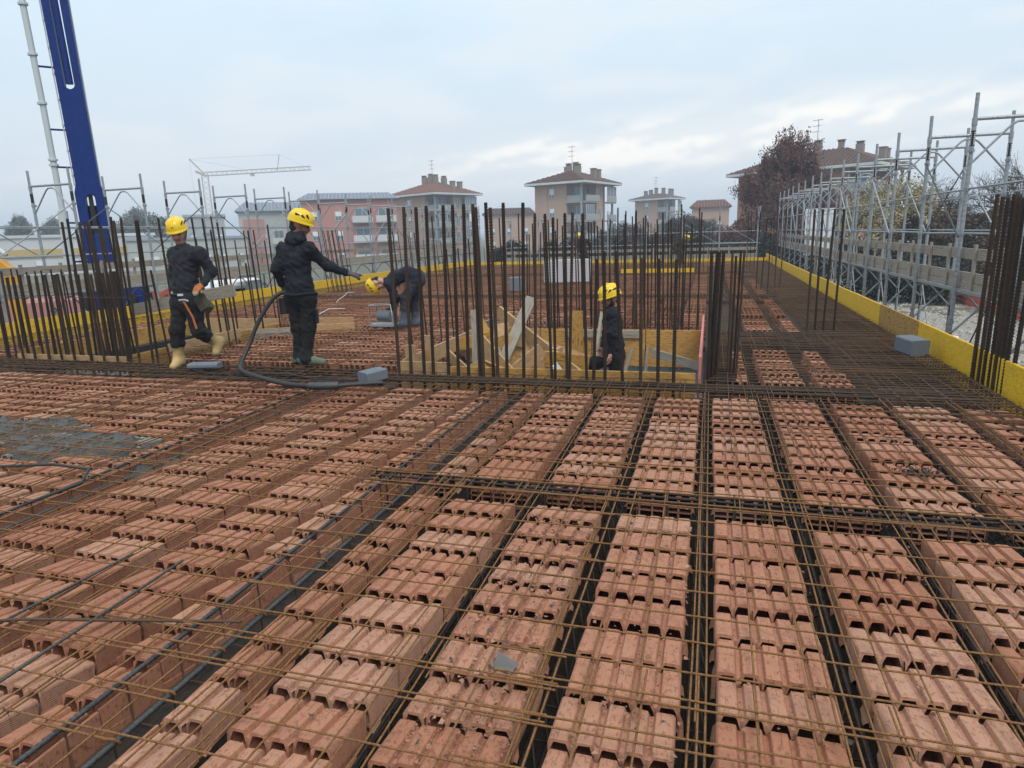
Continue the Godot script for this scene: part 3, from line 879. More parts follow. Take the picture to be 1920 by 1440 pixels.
func stair_well() -> void:
	# concrete walls of the well below the slab, a landing, then the boards that line it
	var st := begin()
	box_at(st, Vector3(-1.88, -1.4, -11.36), Vector3(3.9, 2.2, 0.14))
	box_at(st, Vector3(-3.82, -1.28, -9.4), Vector3(0.16, 1.9, 3.78))
	box_at(st, Vector3(0.06, -1.28, -9.4), Vector3(0.16, 1.9, 3.78))
	box_at(st, Vector3(-1.88, -1.28, -7.44), Vector3(3.9, 1.9, 0.13))
	box_at(st, Vector3(-1.88, -0.98, -9.4), Vector3(3.68, 0.14, 3.78))
	struct("stair_well_walls", st.commit(), M.concrete)
	board("brown lower front board at the left corner of the stair well", Vector3(-3.72, -0.05, -7.535), Vector3(-3.05, -0.05, -7.535), 0.4, 0.03, M.pine)
	board("long yellow front board of the stair well, its nearest edge", Vector3(-3.04, -0.08, -7.545), Vector3(-0.12, -0.08, -7.545), 0.36, 0.03, M.yellow_form)
	board("pinkish red end board on the right side of the stair well", Vector3(-0.075, 0.03, -7.57), Vector3(-0.075, 0.05, -11.2), 0.5, 0.03, plain_mat(lin(0.5, 0.17, 0.15), 0.8))
	for k in 4:
		board(["leftmost", "second from left", "third from left", "rightmost"][k] + " yellow panel lining the back wall of the stair well", Vector3(-3.7 + k * 0.905, -0.26, -11.22), Vector3(-2.81 + k * 0.905, -0.26, -11.22), 0.62, 0.03, [M.pine, M.yellow_form, M.yellow_form, M.yellow_form][k])
	board("grey stud nailed flat across the back panels of the stair well", Vector3(-2.35, -0.02, -11.18), Vector3(-1.05, -0.02, -11.18), 0.13, 0.04, M.grey_wood)
	board("yellow upright plank standing above the back panels of the stair well", Vector3(-2.14, -0.55, -11.15), Vector3(-2.14, 0.37, -11.15), 0.2, 0.035, M.yellow_old, Vector3.RIGHT)
	board("thin grey prop leaning beside the man in the stair well", Vector3(-1.75, -0.7, -10.3), Vector3(-1.68, 0.38, -10.9), 0.04, 0.05, M.grey_wood)
	board("grey stake against the right back panels, the taller", Vector3(-0.98, -0.75, -11.1), Vector3(-0.95, -0.22, -11.14), 0.05, 0.03, M.grey_wood)
	board("pointed grey stake against the right back panels, leaning", Vector3(-1.35, -0.75, -11.0), Vector3(-1.2, -0.25, -11.12), 0.06, 0.03, M.grey_wood)
	board("grey plank resting across the right corner of the stair well", Vector3(-0.85, -0.28, -10.9), Vector3(-0.12, -0.38, -10.4), 0.14, 0.03, M.grey_wood)
	# the heap of offcuts
	board("long pine beam sloping down through the heap in the stair well", Vector3(-3.35, 0.42, -10.6), Vector3(-1.5, -0.45, -9.0), 0.2, 0.04, M.pine)
	board("wide pine board leaning in front of the heap", Vector3(-3.15, 0.12, -9.0), Vector3(-2.25, -0.5, -8.3), 0.34, 0.03, M.pine, Vector3(0.5, 0.8, 0.3))
	board("whitish weathered board leaning upright in the heap", Vector3(-3.0, -0.4, -9.2), Vector3(-2.6, 0.72, -9.9), 0.17, 0.03, M.grey_wood, Vector3.RIGHT)
	board("narrow pale lath standing upright left in the heap", Vector3(-3.2, -0.4, -8.9), Vector3(-3.27, 0.62, -9.1), 0.08, 0.025, M.grey_wood, Vector3.RIGHT)
	board("pine board lying on the left corner of the heap", Vector3(-3.72, 0.02, -9.6), Vector3(-3.0, 0.1, -10.4), 0.2, 0.03, M.yellow_old)
	board("broken pine board crossing low in the heap", Vector3(-3.5, 0.05, -8.6), Vector3(-2.6, -0.45, -8.05), 0.16, 0.03, M.pine, Vector3(0.3, 0.9, 0.2))
	board("pine stub with a sawn white end in the middle of the heap", Vector3(-2.55, -0.35, -8.9), Vector3(-2.1, -0.1, -9.7), 0.22, 0.06, M.pine)
	board("short white-painted board end right of the heap", Vector3(-2.25, -0.5, -8.6), Vector3(-1.95, -0.15, -8.9), 0.2, 0.03, M.white)
	board("split pine board under the long sloping beam", Vector3(-2.9, -0.15, -8.5), Vector3(-2.0, -0.55, -8.2), 0.22, 0.025, M.pine, Vector3(0.2, 0.7, 0.6))
	board("dark stained board at the back of the heap", Vector3(-3.6, -0.2, -10.2), Vector3(-2.7, -0.35, -10.8), 0.3, 0.03, M.yellow_old)
	board("short pine block upright at the left corner of the stair well", Vector3(-3.66, 0.0, -7.75), Vector3(-3.66, 0.32, -7.75), 0.14, 0.05, M.pine, Vector3.RIGHT)
	board("pale pine cleat on the left edge of the stair well", Vector3(-3.66, -0.02, -8.3), Vector3(-3.66, 0.36, -8.3), 0.1, 0.04, M.pine, Vector3.RIGHT)
	# more broken offcuts heaped at the left
	var rr := RandomNumberGenerator.new()
	rr.seed = 44
	for k in 16:
		var c := Vector3(rr.randf_range(-3.55, -2.0), rr.randf_range(-0.55, -0.05), rr.randf_range(-10.6, -8.0))
		var d := Vector3(rr.randf_range(-1, 1), rr.randf_range(-0.55, 0.55), rr.randf_range(-0.7, 0.7)).normalized() * rr.randf_range(0.3, 0.75)
		board(nth(k) + " from the left among the small broken boards heaped in the stair well", c - d, c + d, rr.randf_range(0.1, 0.26), 0.028, [M.pine, M.grey_wood, M.yellow_form, M.pine, M.yellow_old][k % 5], Vector3(rr.randf_range(-0.6, 0.6), 0.8, rr.randf_range(-0.6, 0.6)))
	board("pine board along the left edge of the stair well", Vector3(-3.7, 0.05, -7.6), Vector3(-3.7, 0.06, -10.9), 0.22, 0.03, M.pine)

func left_well() -> void:
	var st := begin()
	box_at(st, Vector3(-9.25, -1.2, -11.55), Vector3(2.5, 2.0, 0.14))
	box_at(st, Vector3(-10.45, -1.2, -9.6), Vector3(0.14, 1.9, 3.8))
	box_at(st, Vector3(-8.06, -1.2, -9.6), Vector3(0.14, 1.9, 3.8))
	box_at(st, Vector3(-9.25, -1.2, -7.62), Vector3(2.5, 1.9, 0.13))
	box_at(st, Vector3(-9.25, -1.6, -9.6), Vector3(2.3, 0.14, 3.8))
	struct("lift_well_walls", st.commit(), M.concrete)
	board("pale top edge board along the front of the left well", Vector3(-10.35, 0.02, -7.71), Vector3(-8.2, 0.02, -7.71), 0.1, 0.03, M.pine)
	board("yellow panel on the right inner face of the left well, front one", Vector3(-8.17, -0.12, -7.75), Vector3(-8.17, -0.12, -9.55), 0.42, 0.03, M.yellow_old)
	board("yellow panel on the right inner face of the left well, back one", Vector3(-8.17, -0.12, -9.58), Vector3(-8.17, -0.12, -11.4), 0.42, 0.03, M.yellow_old)
	board("brown board on the back edge of the left well", Vector3(-10.3, -0.02, -11.44), Vector3(-8.2, -0.02, -11.44), 0.36, 0.03, M.pine)
	board("brown board on the left edge of the left well", Vector3(-10.33, -0.02, -7.75), Vector3(-10.33, -0.02, -11.4), 0.3, 0.03, M.yellow_old)
	board("light pine plank on edge right of the left well, front one", Vector3(-8.03, 0.06, -8.3), Vector3(-7.95, 0.08, -9.9), 0.2, 0.03, M.pine)
	board("pine box board behind the pointing man, left one", Vector3(-7.95, 0.03, -10.2), Vector3(-7.0, 0.03, -10.75), 0.18, 0.03, M.grey_wood)
	board("short pale pine board behind the pointing man, right one", Vector3(-6.98, 0.04, -10.8), Vector3(-6.35, 0.04, -11.1), 0.2, 0.03, M.pine)
	board("pine box board at the back of the well edge behind the walking man", Vector3(-7.95, 0.06, -11.6), Vector3(-6.7, 0.06, -11.7), 0.22, 0.03, M.pine)
	board("whitish plank tied across the bars behind the walking man", Vector3(-8.66, 0.68, -8.4), Vector3(-6.75, 0.98, -8.4), 0.18, 0.03, M.grey_wood)

# ---------------------------------------------------------------- upright starter bars
func starter_bars() -> void:
	var what := ["black ribbed bar from the left along the front of the stair well", "rusty bar from the left behind or beside the stair well", "dark bar from the left in the bundle at the right stair well corner", "black bar from the left beside the near right yellow board", "black bar from the left in the row of four right of the stair well", "dark bar from the left near the far right slab corner", "thin dark bar from the left in the far row behind the stair well", "thin dark bar from the left in the cluster beside the pointing hand", "thin dark bar from the left near the far left yellow board", "short dark bar from the left round the left well", "tall dark bar from the left round the left well"]
	var groups := ["front bars of the stair well", "back bars of the stair well", "corner bundle of the stair well", "right edge column bars", "row of four bars", "far right bars", "far row of bars", "cluster by the pointing hand", "far left bars", "short bars round the left well", "tall bars round the left well"]
	var cache := {}
	var all := []
	for g in 11:
		for q in [BARS_FRONT, BARS_BACK, BARS_BUNDLE, BARS_EDGE, BARS_FOUR, BARS_FARRIGHT, BARS_FARROW, BARS_CLUSTER, BARS_FARLEFT, BARS_LEFTWELL, BARS_LEFTTALL][g]:
			all.append([g] + q)
	var last := -1
	var rank := 0
	for b in all:
		rank = rank + 1 if b[0] == last else 0
		last = b[0]
		b.append(rank)
		var key := "%d_%.2f" % [int(b[6] * 1000), b[3]]
		if not cache.has(key):
			var st := begin()
			var r: float = b[6]
			var top: float = b[3]
			tube(st, [Vector3(0, -0.2, 0), Vector3(0, top, 0)], r * 0.9, 7)
			if b[2] > -9.0 and r > 0.0155:
				var y := 0.0
				while y < top - 0.02:
					tube(st, [Vector3(0, y, 0), Vector3(0, y + 0.008, 0), Vector3(0, y + 0.016, 0)], r * 1.1, 6, -1, false)
					y += 0.034
			cache[key] = st.commit()
		var up := Vector3(b[4], b[3], b[5]).normalized()
		var xa := up.cross(Vector3.BACK).normalized()
		var rot := Basis(Vector3.UP, rng.randf() * TAU)
		var o := part("starter_bar", cache[key], M.bar_rusty if rng.randf() < 0.25 else M.bar, self, Transform3D(Basis(xa, up, xa.cross(up)) * rot, Vector3(b[1], 0, b[2])))
		tag(o, nth(b[-1]) + " " + what[b[0]], "steel bar", groups[b[0]])
	# hoops tied round the clusters
	for h in [[-9.4, -7.75, 2.9, 0.3, 0.95, "thin tie hoop round the bars in front of the left well"], [-1.85, -27.5, 3.8, 0.5, 1.35, "thin tie hoop round the far row of bars"], [-11.4, -19.3, 0.9, 0.4, 1.3, "thin tie hoop round the cluster beside the pointing hand"], [-9.3, -20.0, 1.1, 0.5, 1.3, "thin tie hoop round the far left cluster of bars"]]:
		var o := part("tie_hoop", tube_mesh([Vector3(-h[2] / 2, 0, -h[3] / 2), Vector3(h[2] / 2, 0, -h[3] / 2), Vector3(h[2] / 2, 0, h[3] / 2), Vector3(-h[2] / 2, 0, h[3] / 2), Vector3(-h[2] / 2, 0, -h[3] / 2)], 0.005, 5), M.rust_dark, self, Transform3D(Basis.IDENTITY, Vector3(h[0], h[4], h[1])))
		tag(o, h[5], "tie")

# ---------------------------------------------------------------- scaffolding
func scaffold_frame(label: String, group: String, W: float) -> Node3D:
	var o := thing("portal_scaffold", label, "scaffold frame", Vector3.ZERO, group)
	for x in [0.0, W]:
		var st := begin()
		tube(st, [Vector3(x, -2.18, 0), Vector3(x, 3.02, 0)], 0.03, 8)
		tube(st, [Vector3(x, 3.0, 0), Vector3(x, 3.37, 0)], 0.026, 8)
		for y in [0.74, 3.0]:
			tube(st, [Vector3(x, y - 0.05, 0), Vector3(x, y + 0.05, 0)], 0.036, 8)
		box_at(st, Vector3(x, -2.185, 0), Vector3(0.16, 0.012, 0.16))
		part("post", st.commit(), M.zinc, o)
		for y in [1.5, 2.1, 2.62, 0.24]:
			st = begin()
			tube(st, [Vector3(x, y - 0.018, 0), Vector3(x, y + 0.018, 0)], 0.043, 8)
			box_at(st, Vector3(x, y, 0.045), Vector3(0.018, 0.05, 0.05))
			part("coupler", st.commit(), M.zinc, o)
		for y in [2.78, -0.02]:
			var st2 := begin()
			tube(st2, [Vector3(x, y - 0.1, 0), Vector3(x, y + 0.1, 0)], 0.0325, 8)
			var lb := part("label_sleeve", st2.commit(), M.black, o)
			var st3 := begin()
			for k in 7:
				box_at(st3, Vector3(x - 0.028, y - 0.075 + k * 0.025, 0.018), Vector3(0.006, 0.012, 0.014))
				box_at(st3, Vector3(x + 0.012, y - 0.075 + k * 0.025, 0.031), Vector3(0.018, 0.012, 0.005))
			part("label_print", st3.commit(), M.white, lb)
	for yb in [3.035, 0.66]:
		part("crossbar", tube_mesh([Vector3(0.02, yb, 0), Vector3(W - 0.02, yb, 0)], 0.025, 8), M.zinc, o)
		var pts := []
		for k in 19:
			var t := k / 18.0
			var u := absf(t - 0.5) * 2.0
			pts.append(Vector3(lerpf(0.025, W - 0.025, t), yb - 0.06 - 0.52 * (sqrt(maxf(0.0, (u - 0.12)) * maxf(0.0, (u - 0.12)) + 0.004) - 0.063) / 0.83, 0.0))
		part("arch_brace", tube_mesh(pts, 0.0165, 7), M.zinc, o)
	return o

func scaffold_run(side: String, group: String, frames: Array, W: float, turn: float, L: float, boards: bool, spread := 0.0) -> void:
	var proto: Node3D = null
	for i in frames.size():
		var f: Vector3 = frames[i]
		var lb := "galvanised scaffold frame standing upright in the %s scaffolding" % side
		var o: Node3D
		if proto == null:
			proto = scaffold_frame(lb, group, W)
			o = proto
		else:
			o = copy(proto)
		o.set_meta("label", nth(i) + " galvanised scaffold frame from the near end, %s scaffolding" % side)
		o.position = f + Vector3(0, rng.randf_range(-0.025, 0.025), 0)
		o.rotation = Vector3(rng.randf_range(-0.006, 0.006), turn + rng.randf_range(-0.02, 0.02), rng.randf_range(-0.006, 0.006))
	var rail: MeshInstance3D = null
	var diag: MeshInstance3D = null
	var wall: Node3D = null
	var deck: Node3D = null
	var out := Basis(Vector3.UP, turn) * Vector3.RIGHT
	for i in frames.size() - 1:
		var a: Vector3 = frames[i]
		var d: Vector3 = frames[i + 1] - a
		var run := d.normalized()
		var bas := Basis(run, Vector3.UP, run.cross(Vector3.UP))
		for w in [0.0, W]:
			for y in [1.5, 2.1]:
				if rail == null:
					rail = part("guard_rail", tube_mesh([Vector3(-0.06, 0, 0), Vector3(L + 0.06, 0, 0)], 0.0155, 6), M.zinc, self)
					tag(rail, "thin galvanised guard rail along the %s scaffolding" % side, "guard rail", "guard rails of the %s scaffolding" % side)
				else:
					rail = copy(rail)
				rail.set_meta("label", "%s %s guard rail in the %s bay from the near end, %s scaffolding" % ["inner" if w == 0.0 else "outer", "upper" if y > 2.0 else "lower", nth(i), side])
				rail.transform = Transform3D(bas * Basis(Vector3.BACK, rng.randf_range(-0.008, 0.008)), a + out * w + Vector3(0, y, 0) + run.cross(Vector3.UP) * 0.03)
			if w > 0.0 or i % 2 == 1:
				var p := Vector3(0, 2.62 if (i + int(w > 0)) % 2 == 0 else 1.45, 0)
				var q := Vector3(L, 1.45 if (i + int(w > 0)) % 2 == 0 else 2.62, 0)
				diag = part("diagonal_rod", tube_mesh([p, q], 0.0135, 6), M.rod_dark if (i + int(w)) % 3 == 0 else M.zinc, self, Transform3D(bas, a + out * w - run.cross(Vector3.UP) * 0.03))
				tag(diag, "%s slanting brace rod above the deck, %s bay from the near end, %s scaffolding" % ["outer" if w > 0.0 else "inner", nth(i), side], "brace", "brace rods of the %s scaffolding" % side)
			if w > 0.0 and boards:
				var r := part("diagonal_rod", tube_mesh([Vector3(0, 0.35 if i % 2 == 0 else -2.0, 0), Vector3(L, -2.0 if i % 2 == 0 else 0.35, 0)], 0.014, 6), M.rod_dark if i % 2 == 0 else M.zinc, self, Transform3D(bas, a + out * w))
				tag(r, "slanting brace rod under the deck, %s bay from the near end, %s scaffolding" % [nth(i), side], "brace", "lower brace rods of the %s scaffolding" % side)
		if wall == null:
			wall = thing("guard_boarding", "weathered grey guard boards nailed to uprights on the %s scaffolding" % side, "guard boards", Vector3.ZERO, "guard boards of the %s scaffolding" % side)
			for b in [[1.22, 0.15], [0.9, 0.13], [0.765, 0.135]]:
				part("plank", box_mesh(Vector3(L - 0.015, b[1], 0.028), 0.003), M.grey_wood, wall, Transform3D(Basis(Vector3.BACK, rng.randf_range(-0.004, 0.004)), Vector3(L / 2, b[0], 0)))
			for x in [0.55, 1.45]:
				part("upright", box_mesh(Vector3(0.07, 0.7, 0.03)), M.grey_wood, wall, Transform3D(Basis.IDENTITY, Vector3(x, 1.0, -0.03)))
			deck = thing("scaffold_deck", "galvanised deck planks laid across the frames of the %s scaffolding" % side, "deck", Vector3.ZERO, "decks of the %s scaffolding" % side)
			for k in 3:
				part("plank", box_mesh(Vector3(L - 0.03, 0.05, W / 3 - 0.02), 0.004), M.zinc, deck, Transform3D(Basis.IDENTITY, Vector3(L / 2, 0.7, (k + 0.5) * W / 3)))
		else:
			wall = copy(wall)
			deck = copy(deck)
		var flip := run.cross(Vector3.UP).dot(out) > 0
		wall.transform = Transform3D(bas, a + out * 0.075)
		wall.set_meta("label", nth(i) + " bay of weathered grey guard boards from the near end, %s scaffolding" % side)
		deck.set_meta("label", nth(i) + " bay of galvanised deck planks from the near end, %s scaffolding" % side)
		deck.transform = Transform3D(bas, a + (Vector3.ZERO if flip else out * W))

func scaffolds() -> void:
	var fr := []
	for k in 18:
		fr.append(Vector3(3.4, 0, -5.25 - 1.95 * k))
	scaffold_run("right-hand", "frames of the right-hand scaffolding", fr, 1.15, 0.0, 1.95, true)
	fr = []
	for k in 17:
		fr.append(Vector3(-13.4, 0, -7.95 - 1.95 * k))
	scaffold_run("left-hand", "frames of the left-hand scaffolding", fr, 1.15, PI, 1.95, true)
	fr = []
	for k in 8:
		fr.append(Vector3(2.4 - k * 1.95, -0.62, -37.4))
	scaffold_run("far end", "frames of the far end scaffolding", fr, 1.15, PI / 2, 1.95, true)

# ---------------------------------------------------------------- buildings beyond
# an apartment block: c = nearest corner, l and r = directions and lengths of its two visible fronts
func apartment(label: String, c: Vector2, l: Vector2, r: Vector2, eave: float, brick: Material, roof: Material, glazed: bool) -> void:
	var o := thing("apartment_building", label, "building")
	var la := l.length()
	var lb := r.length()
	var e1 := Vector3(l.x, 0, l.y).normalized()
	var zz := e1.cross(Vector3.UP)
	var s := signf(zz.dot(Vector3(r.x, 0, r.y)))
	o.transform = Transform3D(Basis(e1, Vector3.UP, zz), Vector3(c.x, -2.3, c.y))
	var H := eave + 2.3
	var P := func(a: float, y: float, b: float) -> Vector3: return Vector3(a, y, s * b)
	var st := begin()
	var lg := 2.7  # loggia width at the corner on the left front
	var bw := lb * 0.45
	box_at(st, P.call((la + lg) / 2, H / 2, lb / 2), Vector3(la - lg, H, lb))
	box_at(st, P.call(lg / 2 + 0.7, H / 2, lb / 2 + 0.7), Vector3(lg - 1.4, H - 0.02, lb - 1.5))
	box_at(st, P.call(0.71, H / 2, bw + (lb - bw) * 0.22), Vector3(1.4, H - 0.04, (lb - bw) * 0.42))
	part("wall", st.commit(), brick, o)
	st = begin()
	tube(st, [P.call(0.0, 0, 0.0), P.call(0.0, H, 0.0)], 0.22, 6)
	tube(st, [P.call(0.0, 0, lb), P.call(0.0, H, lb)], 0.2, 6)
	part("corner_column", st.commit(), M.concrete, o)
	var floors := int(H / 3.05)
	for f in floors:
		var y := H - 3.05 * (f + 1)
		# loggia slab, parapets, glass behind
		for seg in [[P.call(lg / 2, y + 0.1, -0.08), Vector3(lg, 0.25, 0.3)], [P.call(-0.35, y + 0.1, bw / 2), Vector3(0.9, 0.25, bw)], [P.call(-0.35, y + 0.1, lb - (lb - bw) * 0.28), Vector3(0.9, 0.25, (lb - bw) * 0.55)]]:
			part("balcony_slab", box_mesh(seg[1]), M.concrete, o, Transform3D(Basis.IDENTITY, seg[0]))
		part("parapet", box_mesh(Vector3(lg - 0.3, 0.95, 0.14)), M.facade_grey, o, Transform3D(Basis.IDENTITY, P.call(lg / 2, y + 0.7, -0.1)))
		part("parapet", box_mesh(Vector3(0.14, 0.95, bw - 0.3)), M.facade_grey, o, Transform3D(Basis.IDENTITY, P.call(-0.78, y + 0.7, bw / 2)))
		part("parapet", box_mesh(Vector3(0.14, 0.95, (lb - bw) * 0.55)), M.facade_grey, o, Transform3D(Basis.IDENTITY, P.call(-0.78, y + 0.7, lb - (lb - bw) * 0.28)))
		house_window(o, P.call(lg / 2 + 0.2, y + 1.45, 1.32), Vector3(1.6, 2.1, 0.08), s)
		for k in 3:
			house_window(o, P.call(1.32, y + 1.45, 1.3 + bw * (0.14 + 0.28 * k)), Vector3(0.08, 2.1, bw * 0.2), 0.0)
		house_window(o, P.call(-0.03, y + 1.45, bw + (lb - bw) * 0.2), Vector3(0.08, 1.6, 0.9), 0.0)
		if glazed and f != 1:
			for k in 3:
				house_window(o, P.call(-0.74, y + 1.95, lb - (lb - bw) * (0.1 + 0.18 * k)), Vector3(0.06, 1.55, (lb - bw) * 0.17), 0.0)
		if f == 1 and glazed:
			for k in 2:
				house_window(o, P.call(-0.74, y + 1.95, bw * (0.2 + 0.28 * k)), Vector3(0.06, 1.5, bw * 0.27), 0.0)
		# the brick front has one window a floor with a pale blind, and a shallow pilaster
		house_window(o, P.call(la * 0.62, y + 1.6, -0.02), Vector3(0.95, 1.35, 0.08), s)
		part("blind", box_mesh(Vector3(0.8, 0.65 if f % 2 else 1.0, 0.03)), M.white, o, Transform3D(Basis.IDENTITY, P.call(la * 0.62, y + 1.9, -0.075)))
	part("pilaster", box_mesh(Vector3(1.0, H - 0.06, 0.12)), brick, o, Transform3D(Basis.IDENTITY, P.call(la * 0.78, H / 2 - 0.03, -0.05)))
	# hipped roof
	var ov := 1.25
	var rise := minf(la, lb) * 0.27
	var a0 := P.call(-ov, H, -ov) as Vector3
	var a1 := P.call(la + ov, H, -ov) as Vector3
	var a2 := P.call(la + ov, H, lb + ov) as Vector3
	var a3 := P.call(-ov, H, lb + ov) as Vector3
	var inset := minf(la, lb) / 2 + ov
	var r0: Vector3
	var r1: Vector3
	if la > lb:
		r0 = P.call(inset - ov, H + rise, lb / 2); r1 = P.call(la + ov - inset, H + rise, lb / 2)
	else:
		r0 = P.call(la / 2, H + rise, inset - ov); r1 = P.call(la / 2, H + rise, lb + ov - inset)
	st = begin()
	var up := Vector3(0, 0.32, 0)
	if la > lb:
		roof_face(st, [a0 + up, a1 + up, r1, r0]); roof_face(st, [a2 + up, a3 + up, r0, r1]); roof_face(st, [a3 + up, a0 + up, r0]); roof_face(st, [a1 + up, a2 + up, r1])
	else:
		roof_face(st, [a0 + up, a1 + up, r0]); roof_face(st, [a2 + up, a3 + up, r1]); roof_face(st, [a3 + up, a0 + up, r0, r1]); roof_face(st, [a1 + up, a2 + up, r1, r0])
	var ro := part("roof", st.commit(), roof, o)
	st = begin()
	for e in [[a0, a1], [a1, a2], [a2, a3], [a3, a0]]:
		beam(st, e[0] + Vector3(0, 0.13, 0), e[1] + Vector3(0, 0.13, 0), 0.34, 0.12)
	box_at(st, (a0 + a2) / 2 + Vector3(0, 0.02, 0), Vector3(absf(a2.x - a0.x) - 0.2, 0.1, absf(a2.z - a0.z) - 0.2))
	part("eaves", st.commit(), M.facade_pale, ro)
	# ridge tiles and snow hooks read as a rough edge; then the chimneys and an aerial
	var mid := (r0 + r1) / 2
	var rr := RandomNumberGenerator.new()
	rr.seed = int(absf(c.x) * 10)
	for k in 5:
		var q := r0.lerp(r1, k / 4.0) + Vector3((k - 2) * 0.85, -0.3 * absf(k - 2.0), rr.randf_range(-1.2, 1.2))
		st = begin()
		var hgt := rr.randf_range(0.8, 1.3)
		box_at(st, q + Vector3(0, hgt * 0.3, 0), Vector3(rr.randf_range(0.6, 1.1), hgt + 0.6, 0.7))
		for j in 4:
			box_at(st, q + Vector3(-0.35 + j * 0.23, hgt * 0.8 + 0.42, 0), Vector3(0.12, 0.28, 0.5))
		box_at(st, q + Vector3(0, hgt * 0.8 + 0.6, 0), Vector3(1.0, 0.08, 0.8))
		part("chimney", st.commit(), M.chimney, ro)
	for k in 2:
		var q := P.call(1.0 + k * 0.4, H + 1.1, lb * (0.55 + 0.22 * k)) as Vector3
		st = begin()
		box_at(st, q + Vector3(0, 0.5, 0), Vector3(0.8, 1.9, 0.8))
		box_at(st, q + Vector3(0, 1.5, 0), Vector3(0.95, 0.12, 0.95))
		part("chimney", st.commit(), M.chimney, ro)
	aerial(ro, mid + Vector3(0.6, 1.2, 0.4), 3.0)

func aerial(o: Node3D, p: Vector3, h: float) -> void:
	var st := begin()
	tube(st, [p, p + Vector3(0, h, 0)], 0.035, 4)
	for k in 3:
		var y := h - 0.15 - k * 0.75
		tube(st, [p + Vector3(-0.7 + 0.3 * k, y, -0.3), p + Vector3(0.9, y + 0.05, 0.3)], 0.025, 4)
		for j in 4:
			tube(st, [p + Vector3(-0.4 + 0.35 * j, y, -0.35), p + Vector3(-0.4 + 0.35 * j, y, 0.35)], 0.015, 4)
	part("aerial", st.commit(), M.rod_dark, o)

func roof_face(st: SurfaceTool, pts: Array) -> void:
	# rows of tiles: the face climbs in small steps; each course casts a line of shade
	var a: Vector3 = pts[0]
	var b: Vector3 = pts[1]
	var c: Vector3 = pts[2]
	var d: Vector3 = pts[3] if pts.size() > 3 else pts[2]
	var n := 16
	for i in n:
		var t0 := float(i) / n
		var t1 := float(i + 1) / n
		var lift := Vector3(0, 0.09, 0)
		quad(st, a.lerp(d, t0) + lift, b.lerp(c, t0) + lift, b.lerp(c, t1), a.lerp(d, t1))
		quad(st, a.lerp(d, t0), b.lerp(c, t0), b.lerp(c, t0) + lift, a.lerp(d, t0) + lift)
	var u := (b - a).normalized()
	var w := a.distance_to(b)
	var k := 0.6
	while k < w:
		# rolls running up the slope
		var t := k / w
		var top := a.lerp(b, t)
		var hi: Vector3
		var apex := d.lerp(c, t)
		if pts.size() == 3:
			hi = a.lerp(c, t * 2.0) if t < 0.5 else b.lerp(c, (1.0 - t) * 2.0)
			apex = top + (c - a.lerp(b, 0.5)) * (minf(t, 1.0 - t) * 2.0)
		else:
			var up := ((d + c) / 2 - (a + b) / 2)
			up -= u * up.dot(u)
			var da := (d - a).dot(u)
			var db := w - (c - a).dot(u)
			var f := 1.0
			if k < da: f = k / da
			elif w - k < db: f = (w - k) / db
			apex = top + up * f
		tube(st, [top + Vector3(0, 0.06, 0), apex + Vector3(0, 0.06, 0)], 0.07, 4, -1, false)
		k += 0.6

func house_window(o: Node3D, p: Vector3, s: Vector3, side: float) -> void:
	var st := begin()
	var thin := 2 if s.z < s.x else 0
	var w := s.x if thin == 2 else s.z
	var ex := Vector3.RIGHT if thin == 2 else Vector3.BACK
	for k in [-1.0, 0.0, 1.0]:
		var q: Vector3 = p + ex * (w / 2) * k
		box_at(st, q, Vector3(0.09, s.y, 0.12) if thin == 2 else Vector3(0.12, s.y, 0.09))
	for k in [-1.0, 1.0]:
		box_at(st, p + Vector3(0, s.y / 2 * k, 0), (Vector3(w + 0.086, 0.09, 0.116) if thin == 2 else Vector3(0.116, 0.09, w + 0.086)))
	var f := part("window", st.commit(), M.frame_pale, o)
	part("pane", box_mesh(Vector3(w, s.y, 0.03) if thin == 2 else Vector3(0.03, s.y, w)), M.glass, f, Transform3D(Basis.IDENTITY, p))

